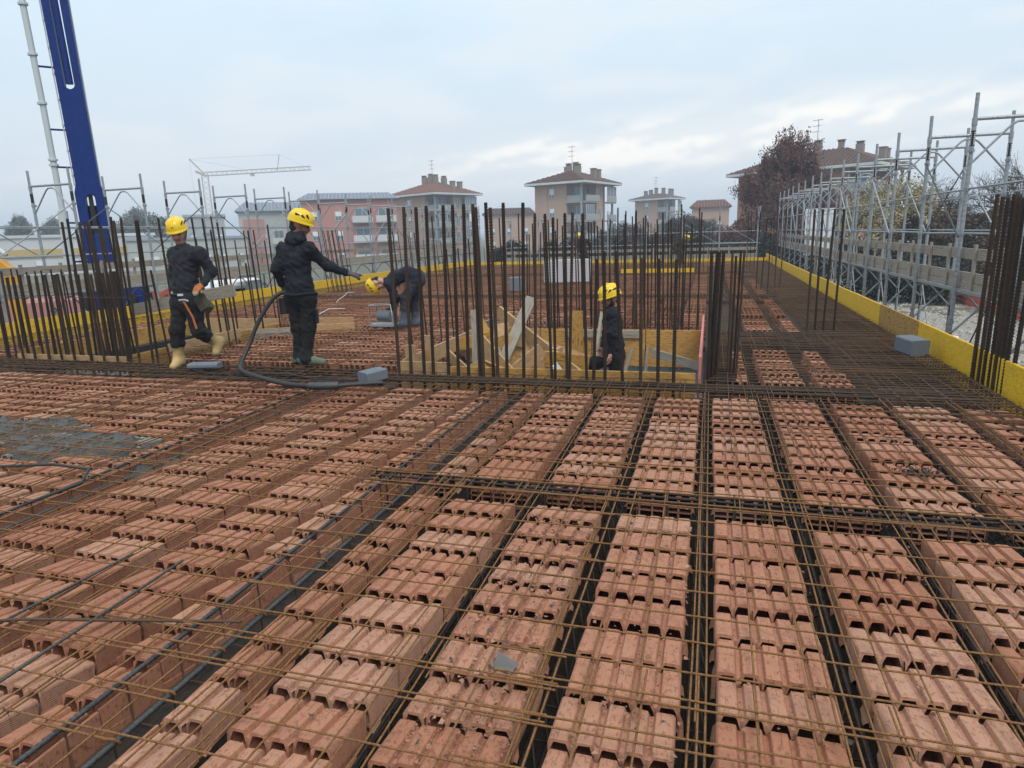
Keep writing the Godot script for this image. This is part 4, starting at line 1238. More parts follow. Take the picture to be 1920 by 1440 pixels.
# a plain block of flats facing us: c = middle of its front at the ground, w x d, storeys, balconies
func flats(called: String, label: String, c: Vector3, yaw: float, w: float, d: float, H: float, wall: Material, roof: Material, cols: int, balc: Array, slope: float) -> Node3D:
	var o := thing(called, label, "building", c)
	o.rotation.y = yaw
	var st := begin()
	box_at(st, Vector3(0, H / 2, -d / 2), Vector3(w, H, d))
	part("wall", st.commit(), wall, o)
	st = begin()
	if slope > 0.0:
		roof_face(st, [Vector3(-w / 2 - 0.5, H, 0.6), Vector3(w / 2 + 0.5, H, 0.6), Vector3(w / 2 - 1.0, H + slope, -d / 2), Vector3(-w / 2 + 1.0, H + slope, -d / 2)])
		roof_face(st, [Vector3(w / 2 + 0.5, H, -d - 0.6), Vector3(-w / 2 - 0.5, H, -d - 0.6), Vector3(-w / 2 + 1.0, H + slope, -d / 2), Vector3(w / 2 - 1.0, H + slope, -d / 2)])
		roof_face(st, [Vector3(-w / 2 - 0.5, H, -d - 0.6), Vector3(-w / 2 - 0.5, H, 0.6), Vector3(-w / 2 + 1.0, H + slope, -d / 2)])
		roof_face(st, [Vector3(w / 2 + 0.5, H, 0.6), Vector3(w / 2 + 0.5, H, -d - 0.6), Vector3(w / 2 - 1.0, H + slope, -d / 2)])
	else:
		box_at(st, Vector3(0, H + 0.2, -d / 2), Vector3(w + 0.5, 0.4, d + 0.5))
	part("roof", st.commit(), roof, o)
	var y := 1.5
	while y < H - 1.6:
		for k in cols:
			var x := -w / 2 + w * (k + 0.5) / cols
			if k in balc:
				house_window(o, Vector3(x, y + 0.1, 0.02), Vector3(w / cols * 0.6, 2.1, 0.08), 1.0)
				part("balcony", box_mesh(Vector3(w / cols * 0.86, 1.0, 0.12)), M.facade_pale, o, Transform3D(Basis.IDENTITY, Vector3(x, y - 0.55, 1.15)))
				part("balcony_slab", box_mesh(Vector3(w / cols * 0.88, 0.18, 1.2)), M.facade_grey, o, Transform3D(Basis.IDENTITY, Vector3(x, y - 1.1, 0.62)))
			else:
				house_window(o, Vector3(x, y, 0.02), Vector3(1.0, 1.4, 0.08), 1.0)
				part("blind", box_mesh(Vector3(0.9, 0.7, 0.03)), M.white, o, Transform3D(Basis.IDENTITY, Vector3(x, y + 0.32, 0.09)))
		y += 3.05
	return o

func far_town() -> void:
	M.brick = tri_mat(noise_picture(31, 256, 5, 5, [lin(0.40, 0.265, 0.20), lin(0.48, 0.33, 0.255), lin(0.44, 0.295, 0.225)], 0.2), 0.6, 0.95)
	M.brick_red = tri_mat(noise_picture(32, 256, 5, 5, [lin(0.26, 0.13, 0.085), lin(0.34, 0.18, 0.12), lin(0.3, 0.155, 0.1)], 0.2), 0.6, 0.95)
	M.tiles = tri_mat(noise_picture(33, 256, 8, 8, [lin(0.07, 0.045, 0.038), lin(0.15, 0.085, 0.065), lin(0.11, 0.07, 0.056), lin(0.18, 0.105, 0.08)], 0.35), 0.35, 0.95)
	M.tiles_red = tri_mat(noise_picture(34, 256, 8, 8, [lin(0.15, 0.08, 0.06), lin(0.26, 0.13, 0.095), lin(0.2, 0.11, 0.085), lin(0.3, 0.17, 0.13)], 0.35), 0.35, 0.95)
	M.tiles_grey = tri_mat(noise_picture(35, 256, 8, 8, [lin(0.10, 0.09, 0.085), lin(0.19, 0.16, 0.145), lin(0.15, 0.125, 0.115)], 0.35), 0.35, 0.95)
	M.facade_grey = plain_mat(lin(0.34, 0.36, 0.355), 0.9)
	M.facade_pale = plain_mat(lin(0.55, 0.57, 0.58), 0.85)
	M.frame_pale = plain_mat(lin(0.42, 0.44, 0.46), 0.6)
	M.chimney = plain_mat(lin(0.25, 0.2, 0.17), 0.95)
	M.pink = tri_mat(noise_picture(36, 128, 4, 4, [lin(0.42, 0.2, 0.17), lin(0.48, 0.235, 0.2)], 0.1), 0.2, 0.95)
	M.grey_wall = plain_mat(lin(0.42, 0.44, 0.42), 0.9)
	M.hoard = plain_mat(lin(0.42, 0.48, 0.52), 0.5)
	M.net = plain_mat(lin(0.52, 0.10, 0.055), 0.8)
	M.crane = plain_mat(lin(0.48, 0.47, 0.44), 0.7)
	M.metal_roof = plain_mat(lin(0.30, 0.34, 0.40), 0.45)
	for b in BLOCKS:
		apartment(b[0], Vector2(b[1], b[2]), Vector2(b[3], b[4]), Vector2(b[5], b[6]), b[7], M.brick_red if b[8] == 3 else M.brick, [M.tiles_red, M.tiles, M.tiles_grey, M.tiles][b[8]], b[8] != 3)

func town_fill() -> void:
	flats("apartment_building", "pink block of flats with white balconies behind the left scaffolding", Vector3(-56.0, -2.3, -99.5), 0.52, 15.0, 12.0, 10.2, M.pink, M.metal_roof, 4, [2, 3], 1.3)
	var solar := flats("apartment_building", "pink and blue-grey flats with a solar-panelled roof, right of the lattice crane", Vector3(-71.8, -2.3, -102.5), 0.62, 12.5, 11.0, 9.0, M.grey_wall, M.metal_roof, 5, [2, 3], 1.7)
	var o := part("wall_panel", box_mesh(Vector3(3.4, 7.6, 0.2)), M.pink, solar, Transform3D(Basis.IDENTITY, Vector3(-3.9, 3.9, 0.12)))
	o.set_meta("label", "pink strip of wall")
	flats("apartment_building", "pale flat-roofed block just left of the solar-roofed flats", Vector3(-80.5, -2.3, -95.0), 0.68, 6.0, 10.0, 8.2, M.facade_grey, M.facade_grey, 3, [1], 0.0)
	flats("house", "small pinkish house with a gabled roof left of the dark tree", Vector3(-0.2, -2.3, -150.0), 0.0, 7.5, 9.0, 8.3, M.brick, M.tiles_red, 2, [], 1.6)
	flats("house", "low grey-brown roofed house between the two brick blocks", Vector3(-46.5, -2.3, -158.0), 0.28, 12.0, 9.0, 8.6, M.brick, M.tiles, 3, [], 1.6)
	var shed := flats("warehouse", "long low pale warehouse at the far left behind the boom", Vector3(-92.0, -2.3, -77.0), 0.86, 26.0, 14.0, 5.4, M.facade_pale, M.facade_pale, 6, [], 0.0)
	o = part("wall_panel", box_mesh(Vector3(26.1, 1.2, 0.12)), plain_mat(lin(0.5, 0.36, 0.12), 0.9), shed, Transform3D(Basis.IDENTITY, Vector3(0, 3.2, 0.1)))
	flats("warehouse", "grey low shed with dark bays left of the walking man's head", Vector3(-78.0, -2.3, -88.0), 0.72, 17.0, 12.0, 4.6, M.grey_wall, M.metal_roof, 7, [], 0.0)
	flats("house", "low red brick house seen through the right scaffolding", Vector3(11.3, -2.2, -62.0), -0.12, 9.0, 8.0, 5.4, M.brick_red, M.tiles, 4, [], 1.2)
	# white tent or sheet that shows behind the far right posts
	o = part("white_sheet", box_mesh(Vector3(1.9, 3.2, 0.06)), M.white, self, Transform3D(Basis(Vector3.UP, -0.1), Vector3(7.3, 1.2, -52.0)))
	tag(o, "white sheet hanging upright behind the right scaffolding posts", "sheet")
	# orange net along the yard on the right
	var net := thing("safety_net_fence", "orange plastic net fence along the gravel behind the right scaffolding", "net fence", Vector3(11.6, -2.2, -28.0))
	var st2 := begin()
	for k in 60:
		var z0 := 2.0 - k * 0.5
		var w0 := 0.12 * sin(k * 0.9) + 0.05 * sin(k * 2.3)
		var w1 := 0.12 * sin((k + 1) * 0.9) + 0.05 * sin((k + 1) * 2.3)
		var h0 := 1.0 + 0.07 * sin(k * 1.3)
		var h1 := 1.0 + 0.07 * sin((k + 1) * 1.3)
		for j in 5:
			var t0 := j / 5.0
			quad(st2, Vector3(w0 * (1 - t0), h0 * t0, z0), Vector3(w0 * (0.8 - t0), h0 * (t0 + 0.19), z0), Vector3(w1 * (0.8 - t0), h1 * (t0 + 0.19), z0 - 0.5), Vector3(w1 * (1 - t0), h1 * t0, z0 - 0.5))
	part("net", st2.commit(), M.net, net)
	for k in 11:
		part("stake", tube_mesh([Vector3(0.02, 0, 1.8 - k * 2.9), Vector3(0.02, 1.15, 1.8 - k * 2.9)], 0.02, 5), M.bar, net)
	net = thing("safety_net_fence", "faded red net fence low behind the left scaffolding", "net fence", Vector3(-21.0, -1.6, -12.0))
	net.rotation.y = 0.35
	part("net", st2.commit(), M.net, net)
	# the lattice tower crane far off
	var c := thing("tower_crane", "pale lattice tower crane far away left of the flats", "crane", Vector3(-109.0, -2.3, -130.5))
	c.rotation.y = 0.62
	var st3 := begin()
	lattice_mast(st3, Vector3(0, 0, 0), Vector3(0, 19.0, 0), 1.3, 16)
	part("mast", st3.commit(), M.crane, c)
	st3 = begin()
	lattice_mast(st3, Vector3(0, 19.0, 0), Vector3(23.0, 20.4, 0), 0.8, 22)
	part("jib", st3.commit(), M.crane, c)
	st3 = begin()
	beam(st3, Vector3(0, 19.0, 0), Vector3(-2.8, 22.2, 0), 0.3, 0.3)
	beam(st3, Vector3(15.5, 19.9, 0), Vector3(16.2, 23.3, 0), 0.2, 0.2)
	beam(st3, Vector3(0, 18.8, 0), Vector3(-1.8, 19.6, 0), 0.5, 0.6)
	part("strut", st3.commit(), M.crane, c)
	st3 = begin()
	tube(st3, [Vector3(-2.8, 22.2, 0), Vector3(16.2, 23.3, 0), Vector3(22.5, 20.4, 0)], 0.022, 4)
	tube(st3, [Vector3(-2.8, 22.2, 0), Vector3(8.0, 20.2, 0)], 0.022, 4)
	tube(st3, [Vector3(-2.8, 22.2, 0), Vector3(-2.4, 8.0, 0)], 0.022, 4)
	part("cable", st3.commit(), M.crane, c)
	part("trolley", box_mesh(Vector3(0.9, 0.6, 0.7)), M.crane, c, Transform3D(Basis.IDENTITY, Vector3(10.0, 18.9, 0)))

func lattice_mast(st: SurfaceTool, a: Vector3, b: Vector3, w: float, n: int) -> void:
	var d := (b - a).normalized()
	var u := d.cross(Vector3.BACK).normalized() * w / 2
	var v := d.cross(u).normalized() * w / 2
	var cs := [u + v, u - v, -u - v, -u + v]
	for i in 4:
		beam(st, a + cs[i], b + cs[i], 0.13, 0.13)
		for k in n:
			var p := a.lerp(b, float(k) / n)
			var q := a.lerp(b, float(k + 1) / n)
			if k % 2 == 0:
				beam(st, p + cs[i], q + cs[(i + 1) % 4], 0.07, 0.07)
			else:
				beam(st, q + cs[i], p + cs[(i + 1) % 4], 0.07, 0.07)

# ---------------------------------------------------------------- trees, shrubs, hedges
func grow(st: SurfaceTool, p: Vector3, d: Vector3, len: float, r: float, level: int, r2: RandomNumberGenerator, tips: Array, droop: float) -> void:
	var pts := [p]
	var q := p
	var dd := d
	for i in 3:
		dd = (dd + Vector3(r2.randf_range(-0.16, 0.16), 0.05 - droop, r2.randf_range(-0.16, 0.16))).normalized()
		q += dd * len / 3.0
		pts.append(q)
	tube(st, pts, r, 5 if level > 1 else 3, r * 0.62, false)
	if level <= 2:
		tips.append(q)
		tips.append(pts[2])
	if level == 0:
		return
	var n := 4 if level > 2 else 3
	for i in n:
		var a := TAU * (i + r2.randf()) / n
		var side := dd.cross(Vector3(cos(a), 0.3, sin(a))).normalized()
		var nd := (dd * r2.randf_range(0.55, 0.95) + side * r2.randf_range(0.45, 0.85)).normalized()
		var at: Vector3 = (pts[1] as Vector3).lerp(q, r2.randf_range(0.25, 1.0))
		grow(st, at, nd, len * r2.randf_range(0.62, 0.8), r * 0.58, level - 1, r2, tips, droop)

func leaf_clump(size: float) -> ArrayMesh:
	var st := begin()
	var r := RandomNumberGenerator.new()
	r.seed = 99
	for i in 5:
		var c := Vector3(r.randf_range(-1, 1), r.randf_range(-1, 1), r.randf_range(-1, 1)) * size * 0.9
		var a := Vector3(r.randf_range(-1, 1), r.randf_range(-0.6, 0.6), r.randf_range(-1, 1)).normalized() * size * 0.5
		var b := a.cross(Vector3(r.randf_range(-1, 1), 1, r.randf_range(-1, 1))).normalized() * size * 0.28
		quad(st, c - a, c + b, c + a, c - b)
	return st.commit()

func tree(called: String, label: String, at: Vector3, h: float, levels: int, sd: int, leaves: int, size: float, cols: Array, spread := 0.75, group := "", droop := 0.0) -> Node3D:
	var o := thing(called, label, "shrub" if called.ends_with("shrub") else "tree", at, group)
	var r2 := RandomNumberGenerator.new()
	r2.seed = sd
	var st := begin()
	var tips := []
	var th := h * 0.22
	tube(st, [Vector3(0, -0.2, 0), Vector3(0.04 * h * 0.1, th * 0.6, 0), Vector3(0, th, 0)], h * 0.021, 7, h * 0.016, false)
	grow(st, Vector3(0, th * 0.9, 0), Vector3(r2.randf_range(-0.05, 0.05), 1, r2.randf_range(-0.05, 0.05)), h * 0.3, h * 0.014, levels, r2, tips, droop)
	for i in 6:
		var a := TAU * (i + r2.randf_range(-0.3, 0.3)) / 6.0
		grow(st, Vector3(0, th * r2.randf_range(0.75, 1.5), 0), Vector3(cos(a) * spread, 0.75, sin(a) * spread).normalized(), h * r2.randf_range(0.22, 0.29), h * 0.011, levels - 1, r2, tips, droop)
	part("trunk", st.commit(), M.bark, o)
	if leaves > 0 and tips.size():
		var where := []
		var cc := []
		for i in leaves:
			var p: Vector3 = tips[r2.randi() % tips.size()]
			var sc := r2.randf_range(0.6, 1.4)
			var b := Basis.from_euler(Vector3(r2.randf() * TAU, r2.randf() * TAU, r2.randf() * TAU)).scaled(Vector3.ONE * sc)
			where.append(Transform3D(b, p + Vector3(r2.randfn(), r2.randfn(), r2.randfn()) * h * 0.024))
			var c: Color = cols[r2.randi() % cols.size()]
			cc.append(c * r2.randf_range(0.75, 1.25))
		stuff_copies("crown", leaf_clump(size), M.leaf, where, o, cc)
	return o

func hedge(label: String, a: Vector3, b: Vector3, h: float, d: float, n: int, size: float, cols: Array, sd: int) -> void:
	var o := thing("hedge", label, "hedge", a)
	var r2 := RandomNumberGenerator.new()
	r2.seed = sd
	var where := []
	var cc := []
	var side := (b - a).normalized().cross(Vector3.UP)
	for i in n:
		var t := r2.randf()
		var top := h * (0.8 + 0.2 * sin(t * 37.0 + sd) * sin(t * 11.0))
		var p := (b - a) * t + side * r2.randf_range(-0.5, 0.5) * d + Vector3(0, top * pow(r2.randf(), 0.6), 0)
		where.append(Transform3D(Basis.from_euler(Vector3(r2.randf() * TAU, r2.randf() * TAU, 0)).scaled(Vector3.ONE * r2.randf_range(0.7, 1.5)), p))
		cc.append((cols[r2.randi() % cols.size()] as Color) * r2.randf_range(0.7, 1.3))
	stuff_copies("foliage", leaf_clump(size), M.leaf, where, o, cc)
	var st := begin()
	for i in 24:
		var p := (b - a) * r2.randf()
		tube(st, [p, p + Vector3(r2.randf_range(-0.2, 0.2), h * 0.7, r2.randf_range(-0.2, 0.2))], 0.03, 4)
	part("stems", st.commit(), M.bark, o).set_meta("kind", "stuff")

func plants() -> void:
	var red := [Color(0.12, 0.05, 0.042), Color(0.16, 0.068, 0.05), Color(0.09, 0.045, 0.042), Color(0.19, 0.09, 0.06), Color(0.11, 0.075, 0.065)]
	var brown := [Color(0.10, 0.07, 0.045), Color(0.14, 0.085, 0.045), Color(0.07, 0.055, 0.045)]
	var dark := [Color(0.018, 0.024, 0.018), Color(0.03, 0.036, 0.026), Color(0.022, 0.026, 0.024)]
	var dull := [Color(0.07, 0.06, 0.055), Color(0.05, 0.046, 0.046), Color(0.09, 0.075, 0.065)]
	var gold := [Color(0.32, 0.25, 0.05), Color(0.45, 0.4, 0.25), Color(0.22, 0.17, 0.05), Color(0.5, 0.47, 0.38)]
	var pop := [Color(0.13, 0.14, 0.13), Color(0.18, 0.19, 0.17)]
	tree("broadleaf_tree", "big red-brown leaved tree in front of the dark brick block", Vector3(5.6, -2.3, -58.0), 12.2, 4, 41, 12000, 0.21, red, 0.85).scale = Vector3(0.62, 1.0, 0.62)
	tree("broadleaf_tree", "smaller red-leaved tree left of the big one, behind the far scaffolding", Vector3(2.4, -2.3, -57.0), 5.2, 4, 42, 4500, 0.16, red, 0.95)
	tree("broadleaf_tree", "red-brown tree right of the big one against the brick block", Vector3(7.3, -2.3, -56.0), 6.6, 4, 43, 4500, 0.18, red, 0.9)
	tree("broadleaf_tree", "thin tree with yellow and white leaves behind the right scaffolding", Vector3(10.3, -2.2, -44.0), 7.3, 4, 44, 2600, 0.13, gold, 0.7)
	tree("broadleaf_tree", "russet bushy tree at the right edge behind the scaffolding, left one", Vector3(12.2, -2.2, -42.5), 5.6, 4, 45, 5000, 0.17, brown, 1.0)
	tree("broadleaf_tree", "russet bushy tree at the right edge behind the scaffolding, right one", Vector3(14.4, -2.2, -40.5), 5.2, 4, 46, 5000, 0.17, brown, 1.0)
	tree("bare_tree", "bare grey tree at the far right edge above the hedge", Vector3(17.2, -2.2, -46.0), 8.6, 5, 47, 0, 0.1, brown, 0.7)
	tree("bare_tree", "bare small tree peeping between the right scaffold posts", Vector3(13.6, -2.2, -50.0), 7.2, 5, 48, 300, 0.1, brown, 0.6)
	for k in 7:
		tree("bare_shrub", ["leftmost", "second", "third", "fourth", "fifth", "sixth", "rightmost"][k] + " grey leafless shrub in the row below the small grey-roofed block", Vector3(-14.5 + k * 2.9, -2.3, -76.0 - (k % 3) * 2.0), 4.1 + 0.7 * (k % 3), 4, 60 + k, 1500, 0.14, dull, 1.0, "bare shrubs behind the far scaffolding")
	tree("broadleaf_tree", "dark tree in front of the small pinkish house", Vector3(-2.2, -2.3, -72.0), 6.4, 4, 70, 4200, 0.17, dull, 0.9)
	hedge("dark hedge behind the far end scaffolding", Vector3(-16.0, -2.3, -50.0), Vector3(3.5, -2.3, -49.0), 3.5, 1.6, 9000, 0.22, dark, 5)
	hedge("dark brown hedge below the red-leaved trees", Vector3(1.0, -2.3, -54.0), Vector3(12.0, -2.3, -54.0), 3.4, 1.8, 6000, 0.2, [Color(0.05, 0.03, 0.025), Color(0.035, 0.028, 0.024)], 6)
	hedge("black-green hedge beyond the hoarding at the right", Vector3(16.0, -2.2, -62.0), Vector3(17.5, -2.2, -30.0), 4.3, 2.2, 9000, 0.24, [Color(0.035, 0.032, 0.026), Color(0.055, 0.042, 0.032), Color(0.025, 0.027, 0.022)], 7)
	hedge("brown scrub under the right scaffolding by the net fence", Vector3(7.5, -2.2, -40.0), Vector3(11.0, -2.2, -36.0), 2.2, 2.5, 2500, 0.15, dark, 8)
	for k in 2:
		tree("poplar_tree", ["left", "right"][k] + " one of two pointed poplars far away at the left", Vector3(-110.5 + k * 3.6, -2.3, -86.5 - k * 3.0), 10.4 - k * 0.8, 4, 80 + k, 4200, 0.34, pop, 0.5).scale = Vector3(0.5, 1.0, 0.5)
	tree("broadleaf_tree", "round hazy tree far away right of the boom", Vector3(-90.5, -2.3, -93.5), 10.4, 4, 83, 5200, 0.34, pop, 0.9)
	for k in 6:
		tree("broadleaf_tree", ["first", "second", "third", "fourth", "fifth", "sixth"][k] + " from the left in the hazy low tree line behind the warehouse", Vector3(-116.0 + k * 6.0, -2.3, -78.0 - k * 5.0), 5.0 + (k % 3) * 0.7, 3, 90 + k, 1800, 0.4, pop, 1.0, "hazy tree line at the far left")
	hedge("grey scrubby bank behind the left scaffolding", Vector3(-24.0, -2.2, -6.0), Vector3(-26.0, -2.2, -34.0), 1.5, 4.0, 5000, 0.16, [Color(0.06, 0.065, 0.05), Color(0.09, 0.09, 0.075), Color(0.045, 0.05, 0.04)], 9)

# ---------------------------------------------------------------- concrete pump, excavator arm
func pump() -> void:
	var o := thing("concrete_pump", "blue concrete pump with its boom raised behind the left scaffolding", "concrete pump", Vector3.ZERO)
	# the boom leans to the left; u runs up along it, w across its face, n toward the slab
	var a := Vector3(-15.52, 1.2, -14.2) * 1.0
	var b := Vector3(-15.56, 7.9, -14.1)
	a = Vector3(-18.1, 1.15, -16.65)
	b = Vector3(-18.17, 9.6, -16.5)
	var w := Vector3(0.74, 0, -0.67).normalized()
	var u := (b - a).normalized()
	w = (w - u * w.dot(u)).normalized()
	var n := w.cross(u).normalized()
	if n.dot(Vector3(18, 0, 16)) < 0:
		n = -n
	var L := a.distance_to(b)
	var P := func(t: float, s: float, q: float) -> Vector3: return a + u * t + w * s + n * q
	var st := begin()
	# box section: two faces with long round-ended slots, side plates, and the slots' own cheeks
	var half := func(t: float) -> float: return 0.31 + 0.07 * smoothstep(2.4, 2.05, t) + 0.02 * smoothstep(4.0, L, t)
	var slot := func(t: float, t0: float, t1: float) -> float:
		if t <= t0 or t >= t1: return 0.0
		var e := minf(t - t0, t1 - t)
		return 0.125 if e > 0.125 else sqrt(maxf(0.0, 0.0156 - pow(0.125 - e, 2)))
	var nn := int(L / 0.03)
	for i in nn:
		var t0 := L * i / nn
		var t1 := L * (i + 1) / nn
		var h0: float = half.call(t0)
		var h1: float = half.call(t1)
		for s in [-1.0, 1.0]:
			quad(st, P.call(t0, s * h0, -0.22), P.call(t1, s * h1, -0.22), P.call(t1, s * h1, 0.22), P.call(t0, s * h0, 0.22))
			for q in [0.22, -0.22]:
				var a0: float = maxf(slot.call(t0, 0.35, 2.05), slot.call(t0, 5.0, L + 1.0))
				var a1: float = maxf(slot.call(t1, 0.35, 2.05), slot.call(t1, 5.0, L + 1.0))
				if q < 0.0 and t0 < 1.72:
					a0 = 0.0
					a1 = 0.0
				quad(st, P.call(t0, s * h0, q), P.call(t1, s * h1, q), P.call(t1, s * a1, q), P.call(t0, s * a0, q))
			var c0: float = maxf(slot.call(t0, 0.35, 2.05), slot.call(t0, 5.0, L + 1.0))
			var c1: float = maxf(slot.call(t1, 0.35, 2.05), slot.call(t1, 5.0, L + 1.0))
			if c0 + c1 > 0.0:
				quad(st, P.call(t0, s * c0, -0.22), P.call(t1, s * c1, -0.22), P.call(t1, s * c1, 0.22), P.call(t0, s * c0, 0.22))
	for t in [0.0, L]:
		quad(st, P.call(t, -0.3, -0.22), P.call(t, 0.3, -0.22), P.call(t, 0.3, 0.22), P.call(t, -0.3, 0.22))
	part("boom", st.commit(), M.blue, o)
	part("cylinder", tube_mesh([P.call(5.15, 0.0, 0.1), P.call(7.6, -0.01, 0.16)], 0.1, 12), M.blue, o)
	part("cylinder_rod", tube_mesh([P.call(7.5, -0.01, 0.16), P.call(L, -0.01, 0.18)], 0.05, 10), M.pipe, o)
	part("cylinder", tube_mesh([P.call(-0.15, 0.02, 0.3), P.call(0.9, 0.0, 0.12)], 0.11, 12), M.blue, o)
	part("cylinder_rod", tube_mesh([P.call(-0.9, 0.03, 0.38), P.call(-0.1, 0.02, 0.3)], 0.075, 10), M.pipe, o)
	for k in 5:
		part("hydraulic_hose", tube_mesh([P.call(0.7, -0.06 + k * 0.03, 0.1), P.call(1.3, -0.05 + k * 0.025, 0.16 + 0.02 * (k % 2)), P.call(2.05, -0.04 + k * 0.02, 0.05)], 0.02, 6), M.rubber, o)
	# the delivery pipe held off to one side on blue arms
	var pipe := [P.call(-0.2, -0.86, 0.1), P.call(1.6, -0.78, 0.1), P.call(4.5, -0.76, 0.1), P.call(L, -0.78, 0.1)]
	st = begin()
	tube(st, [pipe[0], pipe[1]], 0.15, 10, 0.13)
	tube(st, [pipe[1], pipe[2], pipe[3]], 0.082, 10)
	for t in [2.9, 3.05, 4.6, 5.9, 7.2]:
		var c := P.call(t, -0.772, 0.1) as Vector3
		tube(st, [c - u * 0.03, c + u * 0.03], 0.125, 10)
	part("delivery_pipe", st.commit(), M.pipe, o)
	for t in [0.1, 1.25, 2.85, 3.9, 5.6]:
		part("pipe_arm", tube_mesh([P.call(t, -0.77, 0.1), P.call(t - 0.02, -0.31, 0.1)], 0.03, 6), M.blue, o)
	st = begin()
	tube(st, [P.call(2.3, -0.345, 0.16), P.call(L, -0.36, 0.16)], 0.018, 5)
	tube(st, [P.call(2.3, 0.345, 0.16), P.call(L, 0.37, 0.16)], 0.012, 5)
	for k in 9:
		var c := P.call(2.6 + k * 0.7, -0.345, 0.16) as Vector3
		tube(st, [c - u * 0.03, c + u * 0.03], 0.035, 6)
	part("feed_line", st.commit(), M.pipe, o)
	# turret, deck and legs below, seen between the bars
	var base := a + Vector3(0, -1.0, 0)
	st = begin()
	bx(st, Transform3D(Basis(w, Vector3.UP, w.cross(Vector3.UP)), base + Vector3(0, -0.35, 0) + w * 0.4), Vector3(1.5, 1.3, 1.2), 0.05)
	bx(st, Transform3D(Basis(w, Vector3.UP, w.cross(Vector3.UP)), base + Vector3(0, -1.3, 0)), Vector3(2.6, 0.9, 2.2), 0.05)
	part("turret", st.commit(), M.blue, o)
	st = begin()
	for s in [-0.5, 0.1, 0.75, 1.2]:
		bx(st, Transform3D(Basis(w, Vector3.UP, w.cross(Vector3.UP)), base + Vector3(0, -0.3, 0) + w * s + n * 0.68), Vector3(0.12, 0.7, 0.2))
	part("turret_hoses", st.commit(), M.black, o)
	part("chassis", box_mesh(Vector3(7.5, 0.5, 2.3), 0.04), M.white, o, Transform3D(Basis(w, Vector3.UP, w.cross(Vector3.UP)), base + Vector3(0, -2.0, 0) + w * 1.2))
	part("hopper", box_mesh(Vector3(2.2, 0.9, 1.8), 0.1), plain_mat(lin(0.42, 0.2, 0.19), 0.8), o, Transform3D(Basis(w, Vector3.UP, w.cross(Vector3.UP)), base + Vector3(0, -0.35, 0) - w * 1.75))
	part("cab", box_mesh(Vector3(2.2, 1.9, 2.2), 0.12), M.white, o, Transform3D(Basis(w, Vector3.UP, w.cross(Vector3.UP)), base + Vector3(0, -0.75, 0) + w * 3.4))
	part("cab_window", box_mesh(Vector3(1.3, 0.6, 0.05)), M.black, o, Transform3D(Basis(w, Vector3.UP, w.cross(Vector3.UP)), base + Vector3(0, -0.3, 0) + w * 3.3 + n * 1.12))
	for k in 4:
		var c := base + Vector3(0, -2.35, 0) + w * (-1.2 + k * 1.6) + n * 1.05
		part("wheel", tube_mesh([c - n * 0.15, c + n * 0.15], 0.5, 16), M.rubber, o)
	# excavator arm
	o = thing("excavator", "ochre yellow excavator arm at the far left edge", "excavator", Vector3(-19.2, -2.2, -14.5))
	st = begin()
	beam(st, Vector3(-1.6, 4.8, 0.6), Vector3(-0.05, 3.2, 0), 0.4, 0.3)
	beam(st, Vector3(-0.05, 3.3, 0), Vector3(0.25, 0.4, -0.1), 0.34, 0.3)
	part("arm", st.commit(), M.ochre, o)
	part("ram", tube_mesh([Vector3(-1.2, 4.9, 0.5), Vector3(0.1, 3.7, 0.05)], 0.07, 8), M.pipe, o)
	part("bucket", box_mesh(Vector3(0.7, 0.6, 0.8), 0.1), M.ochre, o, Transform3D(Basis.IDENTITY, Vector3(0.3, 0.35, 0)))
	part("body", box_mesh(Vector3(2.4, 1.7, 2.4), 0.15), M.ochre, o, Transform3D(Basis.IDENTITY, Vector3(-3.6, 1.6, 1.2)))
	part("track", box_mesh(Vector3(3.6, 0.8, 2.8), 0.2), M.rubber, o, Transform3D(Basis.IDENTITY, Vector3(-3.6, 0.4, 1.2)))

